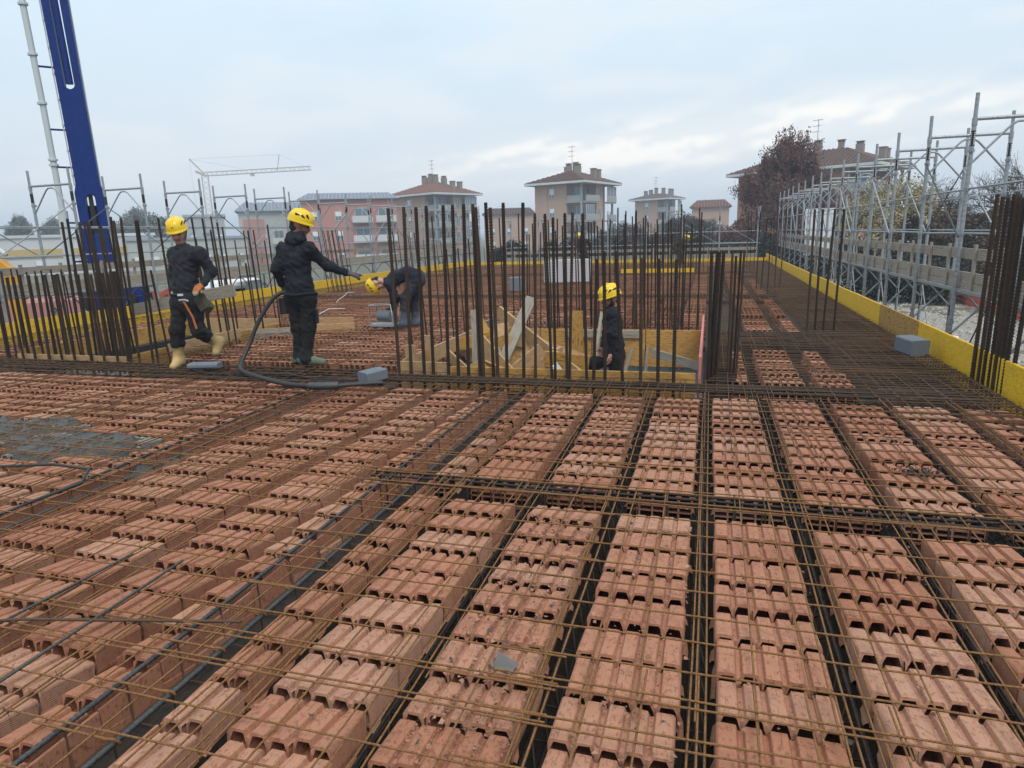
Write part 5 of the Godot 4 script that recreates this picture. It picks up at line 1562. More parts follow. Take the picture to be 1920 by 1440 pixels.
# ---------------------------------------------------------------- people
# one skin round a set of tapered bones: [from, to, radius, radius, colour, wrinkle]
func skin(st: SurfaceTool, bones: Array, cell: float, K: float) -> void:
	var lo := Vector3.ONE * 1e9
	var hi := -lo
	for b in bones:
		var R := maxf(b[2], b[3]) + 0.06
		lo = lo.min((b[0] as Vector3).min(b[1]) - Vector3.ONE * R)
		hi = hi.max((b[0] as Vector3).max(b[1]) + Vector3.ONE * R)
	var nx := int((hi.x - lo.x) / cell) + 2
	var ny := int((hi.y - lo.y) / cell) + 2
	var nz := int((hi.z - lo.z) / cell) + 2
	var sum := PackedFloat32Array()
	sum.resize(nx * ny * nz)
	var best := PackedFloat32Array()
	best.resize(nx * ny * nz)
	var who := PackedByteArray()
	who.resize(nx * ny * nz)
	var fn := FastNoiseLite.new()
	fn.seed = 5
	fn.frequency = 1.0
	fn.fractal_octaves = 2
	var palette := []
	for bi in bones.size():
		var b: Array = bones[bi]
		palette.append(b[4])
		var p: Vector3 = b[0]
		var q: Vector3 = b[1]
		var ra: float = b[2]
		var rb: float = b[3]
		var wr: float = b[5] if b.size() > 5 else 0.0
		var m := maxf(ra, rb) + minf(0.055, 5.0 / K)
		var l3 := (p.min(q) - Vector3.ONE * m - lo) / cell
		var h3 := (p.max(q) + Vector3.ONE * m - lo) / cell
		var d := q - p
		var dd := maxf(d.length_squared(), 1e-9)
		for k in range(maxi(int(l3.z), 0), mini(int(h3.z) + 2, nz)):
			for j in range(maxi(int(l3.y), 0), mini(int(h3.y) + 2, ny)):
				var at := (k * ny + j) * nx
				for i in range(maxi(int(l3.x), 0), mini(int(h3.x) + 2, nx)):
					var v := Vector3(lo.x + i * cell, lo.y + j * cell, lo.z + k * cell)
					var t := clampf((v - p).dot(d) / dd, 0.0, 1.0)
					var s := v.distance_to(p + d * t) - lerpf(ra, rb, t)
					if s > m: continue
					if wr > 0.0:
						s += fn.get_noise_3d(v.x * 9.0, v.y * 12.0 + v.x * 5.0, v.z * 9.0) * wr
					var e := exp(-s * K)
					sum[at + i] += e
					if e > best[at + i]:
						best[at + i] = e
						who[at + i] = bi
	# surface nets
	var idx := PackedInt32Array()
	idx.resize(nx * ny * nz)
	idx.fill(-1)
	var verts := PackedVector3Array()
	var cols := PackedColorArray()
	var steps := [0, 1, nx, nx + 1, nx * ny, nx * ny + 1, nx * ny + nx, nx * ny + nx + 1]
	var corner := [Vector3(0, 0, 0), Vector3(1, 0, 0), Vector3(0, 1, 0), Vector3(1, 1, 0), Vector3(0, 0, 1), Vector3(1, 0, 1), Vector3(0, 1, 1), Vector3(1, 1, 1)]
	var edges := [[0, 1], [2, 3], [4, 5], [6, 7], [0, 2], [1, 3], [4, 6], [5, 7], [0, 4], [1, 5], [2, 6], [3, 7]]
	for k in nz - 1:
		for j in ny - 1:
			var row := (k * ny + j) * nx
			for i in nx - 1:
				var c := row + i
				var inside := 0
				for s in 8:
					if sum[c + steps[s]] > 1.0: inside += 1
				if inside == 0 or inside == 8: continue
				var acc := Vector3.ZERO
				var n := 0
				var bw := 0
				var bb := 0.0
				for e in edges:
					var fa := log(maxf(sum[c + steps[e[0]]], 1e-9))
					var fb := log(maxf(sum[c + steps[e[1]]], 1e-9))
					if (fa > 0.0) != (fb > 0.0):
						fa = clampf(fa, -2.0, 2.0)
						fb = clampf(fb, -2.0, 2.0)
						acc += (corner[e[0]] as Vector3).lerp(corner[e[1]], fa / (fa - fb))
						n += 1
				for s in 8:
					if best[c + steps[s]] > bb and best[c + steps[s]] < 1e6:
						bb = best[c + steps[s]]
						bw = who[c + steps[s]]
				idx[c] = verts.size()
				verts.append(lo + (Vector3(i, j, k) + acc / n) * cell)
				# dust and wear: the tone wanders a little over the cloth
				var wear := fn.get_noise_3d(verts[-1].x * 4.0 + 9.0, verts[-1].y * 4.0, verts[-1].z * 4.0)
				cols.append((palette[bw] as Color) * (1.0 + 0.35 * wear) + Color(0.006, 0.0055, 0.005) * smoothstep(0.1, 0.6, wear))
	var quads := PackedInt32Array()
	for k in range(1, nz - 1):
		for j in range(1, ny - 1):
			var row := (k * ny + j) * nx
			for i in range(1, nx - 1):
				var c := row + i
				var a := sum[c] > 1.0
				if a != (sum[c + 1] > 1.0):
					var f := [idx[c], idx[c - nx], idx[c - nx - nx * ny], idx[c - nx * ny]]
					if not a: f.reverse()
					quads.append_array(PackedInt32Array(f))
				if a != (sum[c + nx] > 1.0):
					var f := [idx[c], idx[c - nx * ny], idx[c - 1 - nx * ny], idx[c - 1]]
					if not a: f.reverse()
					quads.append_array(PackedInt32Array(f))
				if a != (sum[c + nx * ny] > 1.0):
					var f := [idx[c], idx[c - 1], idx[c - 1 - nx], idx[c - nx]]
					if not a: f.reverse()
					quads.append_array(PackedInt32Array(f))
	var nor := PackedVector3Array()
	nor.resize(verts.size())
	for g in range(0, quads.size(), 4):
		var n := (verts[quads[g + 2]] - verts[quads[g]]).cross(verts[quads[g + 3]] - verts[quads[g + 1]])
		for e in 4:
			nor[quads[g + e]] += n
	# make the normals point out: they must agree with the way from the nearest bone
	var agree := 0.0
	for g in range(0, verts.size(), 7):
		var bd := 1e9
		var way := Vector3.ZERO
		for b in bones:
			var d: Vector3 = b[1] - b[0]
			var t := clampf((verts[g] - b[0]).dot(d) / maxf(d.length_squared(), 1e-9), 0, 1)
			var wv: Vector3 = verts[g] - (b[0] + d * t)
			if wv.length() < bd:
				bd = wv.length()
				way = wv
		agree += signf(way.dot(nor[g]))
	var sgn := 1.0 if agree > 0 else -1.0
	for g in range(0, quads.size(), 4):
		var order := [0, 1, 2, 0, 2, 3] if sgn < 0 else [0, 2, 1, 0, 3, 2]
		for e in order:
			var v := quads[g + e]
			st.set_color(cols[v])
			st.set_normal((nor[v] * sgn).normalized())
			st.set_uv(Vector2.ZERO)
			st.add_vertex(verts[v])

# five fingers and a thumb; a = wrist, b = knuckle end, curl in radians, spread to the side
func hand(st: SurfaceTool, wr: Vector3, ha: Vector3, palm: Vector3, left: float, col: Color, curl: float, tip: Color, point := false) -> void:
	var d := (ha - wr).normalized()
	var n := (palm - d * palm.dot(d)).normalized()
	var s := d.cross(n) * left
	var bones := []
	var c := wr + d * 0.045
	var k := wr + d * 0.098
	for i in 4:
		bones.append([c + s * (-0.022 + 0.0145 * i), k + s * (-0.03 + 0.02 * i), 0.017, 0.0135, col])
	bones.append([wr - d * 0.02, c, 0.029, 0.026, col])
	var lens := [0.06, 0.074, 0.08, 0.072]
	for i in 4:
		var p := k + s * (-0.03 + 0.02 * i)
		var cu := curl * (0.9 + 0.1 * i)
		if point and i == 3: cu = 0.05
		var dir := d
		for g in 3:
			dir = dir.rotated(s.normalized() * left * -1.0, 0.0)
			var ang := cu * (g + 1) * 0.6
			var dv := (d * cos(ang) + n * sin(ang)).normalized()
			var q: Vector3 = p + dv * lens[i] * [0.45, 0.32, 0.25][g]
			bones.append([p, q, 0.0105 - 0.0009 * g, 0.0098 - 0.0009 * g, col if g == 0 else tip])
			p = q
	var t0 := c + s * 0.03
	var t1 := t0 + (s * 0.75 + d * 0.5 + n * 0.35).normalized() * 0.04
	bones.append([c + s * 0.012 - d * 0.015, t0, 0.016, 0.0145, col])
	bones.append([t0, t1, 0.0135, 0.0115, col])
	bones.append([t1, t1 + (s * 0.25 + d * 0.9 + n * 0.35).normalized() * 0.034, 0.0115, 0.0095, tip])
	for g in bones:
		# a hand of 0.2 m on these big men
		g[0] = wr + (g[0] - wr) * 1.2
		g[1] = wr + (g[1] - wr) * 1.2
		g[2] *= 1.2
		g[3] *= 1.2
	skin(st, bones, 0.0068, 170.0)

func person(label: String, at: Vector3, J: Dictionary, c: Dictionary, cell: float, helmet_tilt := 0.0) -> Node3D:
	var o := thing("person", label, "person", at, "")
	var top: Color = c.top
	var leg: Color = c.leg
	var skn: Color = c.get("skin", Color(0.46, 0.26, 0.19))
	var st := begin()
	var B := []
	var wr := 0.02
	var sm: Vector3 = (J.shR + J.shL) / 2.0
	var ax: Vector3 = (J.shL - J.shR).normalized()
	var hx: Vector3 = (J.hiL - J.hiR).normalized()
	var chest: Vector3 = J.chest
	var waist: Vector3 = J.waist
	var hip: Vector3 = J.hip
	B.append([J.shR, J.shL, 0.085, 0.085, top, wr])
	for e in [-1.0, 1.0]:
		B.append([sm - (sm - chest) * 0.35 + ax * 0.075 * e, chest + ax * 0.07 * e, 0.11, 0.122, top, wr])
		B.append([chest + ax * 0.07 * e, waist + hx * 0.06 * e, 0.122, 0.116, top, wr])
		B.append([waist + hx * 0.06 * e, hip.lerp(waist, 0.25) + hx * 0.07 * e, 0.118, 0.122, top, wr])
	B.append([sm, J.neck, 0.085, 0.068, top, 0.0])
	B.append([J.hiR, J.hiL, 0.112, 0.112, leg, 0.004])
	B.append([hip.lerp(waist, 0.1), hip, 0.115, 0.12, leg, 0.0])
	for e in ["R", "L"]:
		B.append([J["sh" + e], J["el" + e], 0.078, 0.065, top, wr])
		B.append([J["el" + e], J["wr" + e], 0.063, 0.046, top, wr])
		B.append([J["hi" + e], J["kn" + e], 0.112, 0.085, leg, wr])
		var kn: Vector3 = J["kn" + e]
		var an: Vector3 = J["an" + e]
		var to: Vector3 = J["to" + e]
		var boot: float = c.get("boot", 0.0)
		var shoe: Color = c.shoe
		var low := an.lerp(kn, boot)
		B.append([kn, low, 0.084, 0.08 if boot > 0.0 else 0.074, leg, wr])
		if boot > 0.0:
			B.append([low.lerp(kn, -0.04), an, 0.074, 0.062, shoe, 0.006])
		var f := (to - an)
		var down := Vector3.DOWN if absf((an - kn).normalized().y) > 0.75 else (an - kn).normalized()
		var heel := an - f.normalized() * 0.05 + down * 0.035
		B.append([an, heel, 0.052, 0.045, shoe])
		B.append([heel, to, 0.046, 0.036, shoe])
		B.append([an, to, 0.05, 0.035, shoe])
	skin(st, B, cell, 42.0)
	# head
	var hd: Vector3 = J.head
	var fwd: Vector3 = (J.face - hd).normalized()
	var upv: Vector3 = (hd - J.neck).normalized()
	upv = (upv - fwd * upv.dot(fwd)).normalized()
	var lf := upv.cross(fwd)
	var X := func(x: float, y: float, z: float) -> Vector3: return hd + lf * x * 1.2 + upv * y * 1.2 + fwd * z * 1.2
	var H := []
	var hair: Color = c.get("hair", Color(0.02, 0.015, 0.012))
	var beard: Color = c.get("beard", skn * 0.55)
	H.append([X.call(0, 0.035, -0.02), X.call(0, 0.04, 0.015), 0.083, 0.078, skn])
	H.append([X.call(0, 0.03, -0.045), X.call(0, -0.02, -0.05), 0.072, 0.06, hair])
	H.append([X.call(0, -0.01, 0.03), X.call(0, -0.07, 0.052), 0.062, 0.034, skn])
	for e in [-1.0, 1.0]:
		H.append([X.call(0.05 * e, -0.045, 0.01), X.call(0.018 * e, -0.088, 0.062), 0.026, 0.02, beard])
		H.append([X.call(0.07 * e, -0.005, -0.005), X.call(0.072 * e, 0.025, -0.012), 0.012, 0.016, skn])
		H.append([X.call(0.032 * e, 0.022, 0.079), X.call(0.034 * e, 0.02, 0.082), 0.008, 0.008, Color(0.05, 0.035, 0.03)])
		H.append([X.call(0.016 * e, 0.035, 0.085), X.call(0.047 * e, 0.036, 0.074), 0.008, 0.007, hair])
		H.append([X.call(0.035 * e, -0.015, 0.062), X.call(0.04 * e, -0.02, 0.055), 0.026, 0.024, skn])
	H.append([X.call(0, 0.02, 0.088), X.call(0, -0.014, 0.108), 0.011, 0.014, skn])
	H.append([X.call(-0.02, -0.043, 0.088), X.call(0.02, -0.043, 0.088), 0.0105, 0.0105, skn * Color(0.8, 0.55, 0.55)])
	H.append([X.call(-0.02, -0.032, 0.09), X.call(0.02, -0.032, 0.09), 0.0085, 0.0085, beard])
	H.append([X.call(-0.012, -0.085, 0.07), X.call(0.012, -0.085, 0.07), 0.021, 0.021, beard])
	H.append([X.call(0, -0.05, -0.015), (J.neck as Vector3), 0.056, 0.058, skn])
	for g in H:
		g[2] *= 1.12
		g[3] *= 1.12
	if cell < 0.03:
		skin(st, H, 0.0085, 120.0)
		hand(st, J.wrR, J.haR, c.get("palmR", lf), 1.0, c.get("glove", skn), c.get("curlR", 0.7), c.get("fingers", c.get("glove", skn)), c.get("point", false))
		hand(st, J.wrL, J.haL, c.get("palmL", -lf), -1.0, c.get("glove", skn), c.get("curlL", 0.7), c.get("fingers", c.get("glove", skn)))
	else:
		skin(st, H, 0.03, 60.0)
		for e in ["R", "L"]:
			skin(st, [[J["wr" + e], J["ha" + e], 0.04, 0.04, skn]], 0.03, 60.0)
	part("body", st.commit(), M.cloth, o)
	# collar or hood
	var ck := begin()
	var ring := []
	for k in 13:
		var a := TAU * k / 12
		ring.append((J.neck as Vector3) + lf * cos(a) * 0.075 + fwd * (sin(a) * 0.075 + 0.0) + upv * (-0.02 + 0.012 * sin(a)))
	tube(ck, ring, c.get("collar", 0.026), 7, -1, false)
	part("collar", ck.commit(), plain_mat(top.linear_to_srgb(), 0.9), o)
	helmet(o, hd, lf, upv, fwd)
	return o

func helmet(o: Node3D, hd: Vector3, lf: Vector3, upv: Vector3, fwd: Vector3) -> void:
	var t := Transform3D(Basis(lf, upv, fwd).scaled(Vector3.ONE * 1.12), hd + upv * 0.082 - fwd * 0.004)
	var st := begin()
	st.set_smooth_group(0)
	var rings := []
	for k in 9:
		var a := k / 8.0 * PI / 2
		var r := cos(a)
		rings.append([Vector3(0, sin(a) * 0.125, -0.004 * sin(a)), maxf(0.118 * pow(r, 0.8), 0.001), maxf(0.145 * pow(r, 0.8), 0.001)])
	rings.insert(0, [Vector3(0, -0.02, 0.0), 0.119, 0.147])
	rings.insert(0, [Vector3(0, -0.03, 0.008), 0.124, 0.162])
	rings.insert(0, [Vector3(0, -0.036, 0.009), 0.121, 0.158])
	loft(st, rings, 20)
	st.generate_normals()
	var sh := part("helmet", st.commit(), M.helmet, o, t)
	for e in [-1.0, 1.0]:
		for v in [[0.068, 0.06, 0.5, 0.052], [0.02, 0.048, 0.2, 0.05], [-0.045, 0.055, -0.35, 0.055]]:
			var z: float = v[0]
			var y: float = v[1]
			var x: float = 0.118 * pow(maxf(1.0 - pow(y / 0.125, 2) , 0.0), 0.4) * sqrt(maxf(0.0, 1.0 - pow(z / 0.15, 2)))
			var vb := begin()
			bx(vb, Transform3D(Basis(Vector3.BACK, -e * 0.5) * Basis(Vector3.RIGHT, v[2] + 0.6), Vector3(e * (x + 0.001), y, z)), Vector3(0.012, v[3] * 0.42, v[3]), 0.004)
			part("vent", vb.commit(), M.black, sh)
	part("rib", tube_mesh([Vector3(0, 0.045, 0.145), Vector3(0, 0.1, 0.098), Vector3(0, 0.13, 0.0), Vector3(0, 0.1, -0.1)], 0.012, 6), M.helmet, sh)
	part("strap", tube_mesh([Vector3(0.112, -0.03, 0.02), Vector3(0.085, -0.11, 0.03), Vector3(0.05, -0.16, 0.045)], 0.006, 4), M.black, sh)

func people() -> void:
	M.helmet = plain_mat(lin(0.76, 0.52, 0.008), 0.32)
	var navy := Color(0.0045, 0.006, 0.013)
	var black := Color(0.005, 0.0055, 0.007)
	var o := person("person in a yellow helmet and tan boots walking toward us past the left well", Vector3(-7.06, 0, -7.45), P1, {"top": Color(0.013, 0.015, 0.022), "leg": Color(0.007, 0.0075, 0.009), "shoe": Color(0.42, 0.30, 0.13), "boot": 0.56, "glove": Color(0.42, 0.14, 0.04), "fingers": Color(0.42, 0.33, 0.24), "palmL": Vector3(0.2, 0, -1), "palmR": Vector3(1, 0, 0), "curlL": 0.55, "collar": 0.036}, 0.0135)
	# tool belt, hammer, pouch
	var hip: Vector3 = P1.hip
	var belt := []
	for k in 17:
		var a := TAU * k / 16
		belt.append(hip + Vector3(cos(a) * 0.19, 0.09 + 0.012 * sin(a), sin(a) * 0.145))
	part("belt", tube_mesh(belt, 0.017, 6), M.black, o)
	part("buckle", box_mesh(Vector3(0.07, 0.03, 0.015), 0.004), M.pipe, o, Transform3D(Basis(Vector3.UP, 0.5), hip + Vector3(0.06, 0.095, 0.155)))
	var st := begin()
	bx(st, Transform3D(Basis(Vector3.BACK, 0.5), hip + Vector3(0.30, -0.02, 0.04)), Vector3(0.18, 0.2, 0.09), 0.03)
	bx(st, Transform3D(Basis(Vector3.BACK, 0.7), hip + Vector3(0.36, -0.08, 0.02)), Vector3(0.14, 0.14, 0.08), 0.03)
	part("tool_pouch", st.commit(), plain_mat(lin(0.05, 0.045, 0.03), 0.9), o)
	part("hammer_head", tube_mesh([hip + Vector3(0.08, 0.03, 0.21), hip + Vector3(0.16, 0.035, 0.2), hip + Vector3(0.2, 0.015, 0.18)], 0.015, 7), M.zinc, o)
	part("hammer_handle", tube_mesh([hip + Vector3(0.14, 0.02, 0.2), hip + Vector3(0.2, -0.2, 0.14), hip + Vector3(0.22, -0.36, 0.12)], 0.015, 7), plain_mat(lin(0.45, 0.14, 0.03), 0.6), o)
	o = person("person in a yellow helmet and navy jacket seen from behind, arm stretched out pointing", Vector3(-5.2, 0, -7.8), P2, {"top": navy, "leg": black, "shoe": Color(0.12, 0.14, 0.095), "glove": Color(0.06, 0.06, 0.06), "palmR": Vector3(-0.3, -1, -0.3), "palmL": Vector3(1, 0, 0), "curlR": 0.55, "point": true, "collar": 0.045, "skin": Color(0.30, 0.15, 0.10)}, 0.0135)
	st = begin()
	# the hood lies folded on the back of the neck
	skin(st, [[P2.neck + Vector3(-0.1, -0.03, 0.05), P2.neck + Vector3(0.08, -0.03, 0.09), 0.058, 0.058, navy, 0.02], [P2.neck + Vector3(-0.08, 0.03, 0.03), P2.neck + Vector3(0.08, 0.03, 0.05), 0.05, 0.05, navy, 0.015], [P2.neck + Vector3(0.0, -0.08, 0.1), P2.neck + Vector3(0.0, -0.12, 0.1), 0.06, 0.04, navy, 0.01]], 0.013, 50.0)
	part("hood", st.commit(), M.cloth, o)
	st = begin()
	var jh: Vector3 = P2.hip
	var hem := []
	for k in 17:
		var a := TAU * k / 16
		hem.append(jh + Vector3(cos(a) * 0.215, 0.035 + 0.008 * sin(a * 3.0), sin(a) * 0.165))
	tube(st, hem, 0.022, 6, -1, false)
	part("jacket_hem", st.commit(), plain_mat(navy.linear_to_srgb(), 0.9), o)
	part("tool_pouch", box_mesh(Vector3(0.16, 0.22, 0.1), 0.035), M.black, o, Transform3D(Basis(Vector3.UP, 0.6), jh + Vector3(-0.27, -0.13, -0.02)))
	part("trouser_pocket", box_mesh(Vector3(0.03, 0.18, 0.14), 0.012), plain_mat(black.linear_to_srgb(), 0.9), o, Transform3D(Basis(Vector3.UP, 0.4), jh + Vector3(0.20, -0.27, -0.02)))
	person("person in a yellow helmet bending right down over a small machine on the slab", Vector3(-5.55, 0, -11.5), P3, {"top": Color(0.006, 0.008, 0.02), "leg": Color(0.026, 0.03, 0.042), "shoe": Color(0.07, 0.09, 0.13), "boot": 0.6, "glove": Color(0.03, 0.03, 0.03)}, 0.015)
	person("person in a yellow helmet and navy top standing inside the stair well, looking left", Vector3(-1.3, 0, -9.5), P4, {"top": navy, "leg": black, "shoe": black, "beard": Color(0.02, 0.014, 0.012), "palmL": Vector3(-1, 0, 0), "skin": Color(0.3, 0.16, 0.11)}, 0.015)
	person("small distant person in a yellow helmet standing upright at the far edge, elbow out", Vector3(-6.5, 0, -35.0), P5, {"top": black, "leg": black, "shoe": black}, 0.032)
	person("small distant person in a yellow helmet stooping behind the far row of bars", Vector3(-1.6, 0, -34.0), P6, {"top": black, "leg": Color(0.03, 0.03, 0.035), "shoe": black}, 0.032)

# ---------------------------------------------------------------- hose, blocks, rubble and other small things
func small_things() -> void:
	town_fill()
	var o := thing("concrete_hose", "black rubber vibrator hose curving from the pointing man down onto the slab", "hose")
	var c := Curve3D.new()
	var pts := [Vector3(-5.36, 0.98, -7.83), Vector3(-5.48, 1.0, -7.79), Vector3(-5.6, 0.92, -7.7), Vector3(-5.76, 0.65, -7.58), Vector3(-5.86, 0.35, -7.46), Vector3(-5.86, 0.12, -7.25), Vector3(-5.62, 0.085, -6.95), Vector3(-5.1, 0.085, -6.62), Vector3(-4.55, 0.085, -6.36), Vector3(-4.2, 0.09, -6.3)]
	for i in pts.size():
		var tg: Vector3 = (pts[mini(i + 1, pts.size() - 1)] - pts[maxi(i - 1, 0)]) * 0.17
		c.add_point(pts[i], -tg, tg)
	part("hose", tube_mesh(Array(c.tessellate(4, 4)), 0.028, 10), M.rubber, o)
	part("coupling", tube_mesh([Vector3(-4.24, 0.09, -6.31), Vector3(-4.18, 0.09, -6.3), Vector3(-4.0, 0.09, -6.34), Vector3(-3.92, 0.09, -6.38)], 0.042, 10), M.bar_blue, o)
	part("hose_end", tube_mesh([Vector3(-3.94, 0.085, -6.37), Vector3(-3.7, 0.085, -6.5), Vector3(-3.5, 0.08, -6.62)], 0.024, 10), M.rubber, o)
	o = part("cable", tube_mesh([Vector3(-6.6, 0.06, -7.1), Vector3(-6.0, 0.06, -6.85), Vector3(-5.6, 0.055, -6.95), Vector3(-5.0, 0.055, -7.0), Vector3(-4.4, 0.06, -6.75), Vector3(-3.95, 0.06, -6.8)], 0.01, 6), M.black, self)
	tag(o, "thin black cable lying on the mesh behind the hose", "cable")
	o = part("cable", tube_mesh([Vector3(-4.2, 0.06, -3.0), Vector3(-4.15, 0.07, -3.35), Vector3(-4.3, 0.09, -3.55), Vector3(-4.7, 0.08, -3.6), Vector3(-5.2, 0.06, -3.5)], 0.011, 7), M.rubber, self)
	tag(o, "loop of dark grey cable at the left edge below the wet concrete", "cable")
	o = part("string", tube_mesh([Vector3(-10.6, 0.05, -18.7), Vector3(-10.45, 0.1, -18.0), Vector3(-10.3, 0.05, -17.6), Vector3(-9.8, 0.05, -16.4), Vector3(-9.4, 0.05, -15.6)], 0.007, 5), M.white, self)
	tag(o, "white string lying on the mesh below the pointing hand", "string")
	o = part("string", tube_mesh([Vector3(-8.2, 0.05, -13.9), Vector3(-8.0, 0.12, -13.6), Vector3(-8.15, 0.16, -13.2), Vector3(-8.3, 0.06, -13.0)], 0.007, 5), M.white, self)
	tag(o, "short curl of white string nearer than the long one", "string")
	for b in [[Vector3(2.52, 0.13, -9.55), 0.35, Vector3(0.24, 0.2, 0.34), "grey aerated block beside the right-hand yellow board"], [Vector3(-3.74, 0.11, -6.85), -0.5, Vector3(0.2, 0.13, 0.28), "grey aerated block lying at the end of the hose"]]:
		var st := begin()
		bx(st, Transform3D.IDENTITY, b[2], 0.014)
		o = part("block", st.commit(), M.block, self, Transform3D(Basis(Vector3.UP, b[1]) * Basis(Vector3.RIGHT, 0.06), b[0]))
		tag(o, b[3], "block")
	o = part("packet", box_mesh(Vector3(0.40, 0.07, 0.17), 0.02), M.block, self, Transform3D(Basis(Vector3.UP, 0.25), Vector3(-6.35, 0.1, -7.15)))
	tag(o, "flat grey wrapped packet lying right of the walking man's foot", "packet")
	o = part("foam_block", box_mesh(Vector3(1.55, 0.75, 0.5), 0.01), plain_mat(lin(0.42, 0.435, 0.47), 0.8), self, Transform3D(Basis(Vector3.UP, 0.3), Vector3(-4.66, 0.4, -22.6)))
	tag(o, "white foam block standing on the slab in front of the far upright man", "foam block")
	o = part("foam_block", box_mesh(Vector3(0.45, 0.4, 0.35), 0.01), M.block, self, Transform3D(Basis(Vector3.UP, 0.2), Vector3(-5.4, 0.24, -19.0)))
	tag(o, "small grey-blue block left of the white foam block", "block")
	# machine the bending man handles
	o = thing("vibrator_motor", "grey motor in a tube frame at the bending man's feet", "machine", Vector3(-5.82, 0.05, -11.3))
	part("motor", tube_mesh([Vector3(-0.12, 0.2, 0), Vector3(0.16, 0.2, 0.03)], 0.1, 12), M.block, o)
	var fr := begin()
	for z in [-0.14, 0.14]:
		tube(fr, [Vector3(-0.24, 0.02, z), Vector3(-0.24, 0.4, z), Vector3(0.2, 0.42, z), Vector3(0.25, 0.02, z), Vector3(-0.24, 0.02, z)], 0.014, 6)
	tube(fr, [Vector3(-0.24, 0.4, -0.14), Vector3(-0.24, 0.4, 0.14)], 0.014, 6)
	part("frame", fr.commit(), M.zinc, o)
	part("base_plate", box_mesh(Vector3(0.5, 0.03, 0.3)), M.zinc, o, Transform3D(Basis.IDENTITY, Vector3(0, 0.04, 0)))
	# wet concrete spilled over the blocks: a lumpy skin
	var st := begin()
	var fn := FastNoiseLite.new()
	fn.seed = 17
	fn.frequency = 5.0
	fn.fractal_octaves = 4
	var hgt := func(x: float, z: float) -> float:
		var s := spill(Vector3(x, 0, z))
		return -0.15 + 0.165 * smoothstep(0.1, 0.75, s) + 0.05 * fn.get_noise_2d(x, z) + 0.03 * fn.get_noise_2d(x * 2.5, z * 2.5 + 9.0)
	for i in 130:
		for k in 80:
			var x := -7.6 + i * 0.028
			var z := -5.3 + k * 0.028
			if spill(Vector3(x, 0, z)) < 0.12: continue
			quad(st, Vector3(x, hgt.call(x, z), z), Vector3(x, hgt.call(x, z + 0.028), z + 0.028), Vector3(x + 0.028, hgt.call(x + 0.028, z + 0.028), z + 0.028), Vector3(x + 0.028, hgt.call(x + 0.028, z), z))
	st.index()
	st.generate_normals()
	o = part("wet_concrete", st.commit(), M.wet, self)
	tag(o, "grey wet concrete spilled over the blocks at the left", "concrete")
	# clay chips lying in the grooves of the near rows
	var chip := begin()
	tri(chip, Vector3(-0.5, 0, 0.2), Vector3(0.1, 0.25, -0.5), Vector3(0.55, 0, 0.3))
	tri(chip, Vector3(-0.5, 0, 0.2), Vector3(-0.2, 0.05, -0.5), Vector3(0.1, 0.25, -0.5))
	tri(chip, Vector3(0.1, 0.25, -0.5), Vector3(0.4, 0.0, -0.4), Vector3(0.55, 0, 0.3))
	var where := []
	var cc := []
	for i in 3600:
		var row: float = -0.825 if rng.randf() < 0.62 else (-0.275 if rng.randf() < 0.5 else [-1.375, 0.275, 0.825, 1.375, -2.665, -3.225, 1.925][rng.randi() % 7])
		var g := rng.randi_range(-2, 2)
		var x: float = row + (g + 0.5 if rng.randf() < 0.8 else g) * 0.084 + rng.randfn() * 0.006
		var z := rng.randf_range(-3.7, -1.4) if rng.randf() < 0.7 else rng.randf_range(-6.8, -1.4)
		var sc := 0.006 + 0.02 * pow(rng.randf(), 3.0)
		where.append(Transform3D(Basis.from_euler(Vector3(rng.randf_range(-0.6, 0.6), rng.randf() * TAU, rng.randf_range(-0.6, 0.6))).scaled(Vector3.ONE * sc), Vector3(x, -0.012 if sc < 0.014 else 0.002, z)))
		cc.append((M.clay_tone[rng.randi() % 6] as Color).srgb_to_linear() * rng.randf_range(0.4, 0.85) if rng.randf() < 0.93 else Color(0.07, 0.06, 0.05))
	var cm := plain_mat(Color.WHITE, 0.95)
	cm.vertex_color_use_as_albedo = true
	cm.cull_mode = BaseMaterial3D.CULL_DISABLED
	o = Node3D.new()
	var mm := stuff_copies("clay_chips", chip.commit(), cm, where, self, cc)
	tag(mm, "crumbs of broken clay lying in the grooves of the near blocks", "rubble")
	o.free()
	# tie wire knots where bars cross, and a smear of dark mud on one block
	var knots := begin()
	for i in 170:
		var kx := -12.8 + 0.2 * rng.randi_range(42, 77)
		var kz := 0.9 - 0.2 * rng.randi_range(12, 34)
		var r := 0.009
		var pts2 := []
		for k in 8:
			pts2.append(Vector3(kx + cos(k * 1.05) * r, 0.03 + 0.011 * sin(k * 1.6), kz + sin(k * 1.05) * r))
		pts2.append(Vector3(kx + rng.randf_range(-0.02, 0.02), 0.055, kz + rng.randf_range(-0.02, 0.02)))
		tube(knots, pts2, 0.0014, 3, -1, false)
	o = part("tie_wire", knots.commit(), M.rust_dark, self)
	o.set_meta("kind", "stuff")
	tag(o, "little knots of tie wire on the near bars of the mesh", "tie wire")
	where = []
	for i in 160:
		where.append(Transform3D(Basis.from_euler(Vector3(rng.randf(), rng.randf() * TAU, rng.randf())).scaled(Vector3.ONE * (0.008 + 0.022 * pow(rng.randf(), 2.0))), Vector3(1.42 + rng.randfn() * 0.07, 0.0, -4.93 + rng.randfn() * 0.05)))
	tag(stuff_copies("mud_crumbs", chip.commit(), M.black, where, self), "dark mud crumbs on one block right of the middle joist", "mud")
	var sh := begin()
	tri(sh, Vector3(-0.05, 0, 0.02), Vector3(-0.035, 0.045, -0.02), Vector3(0.045, 0.012, 0.02))
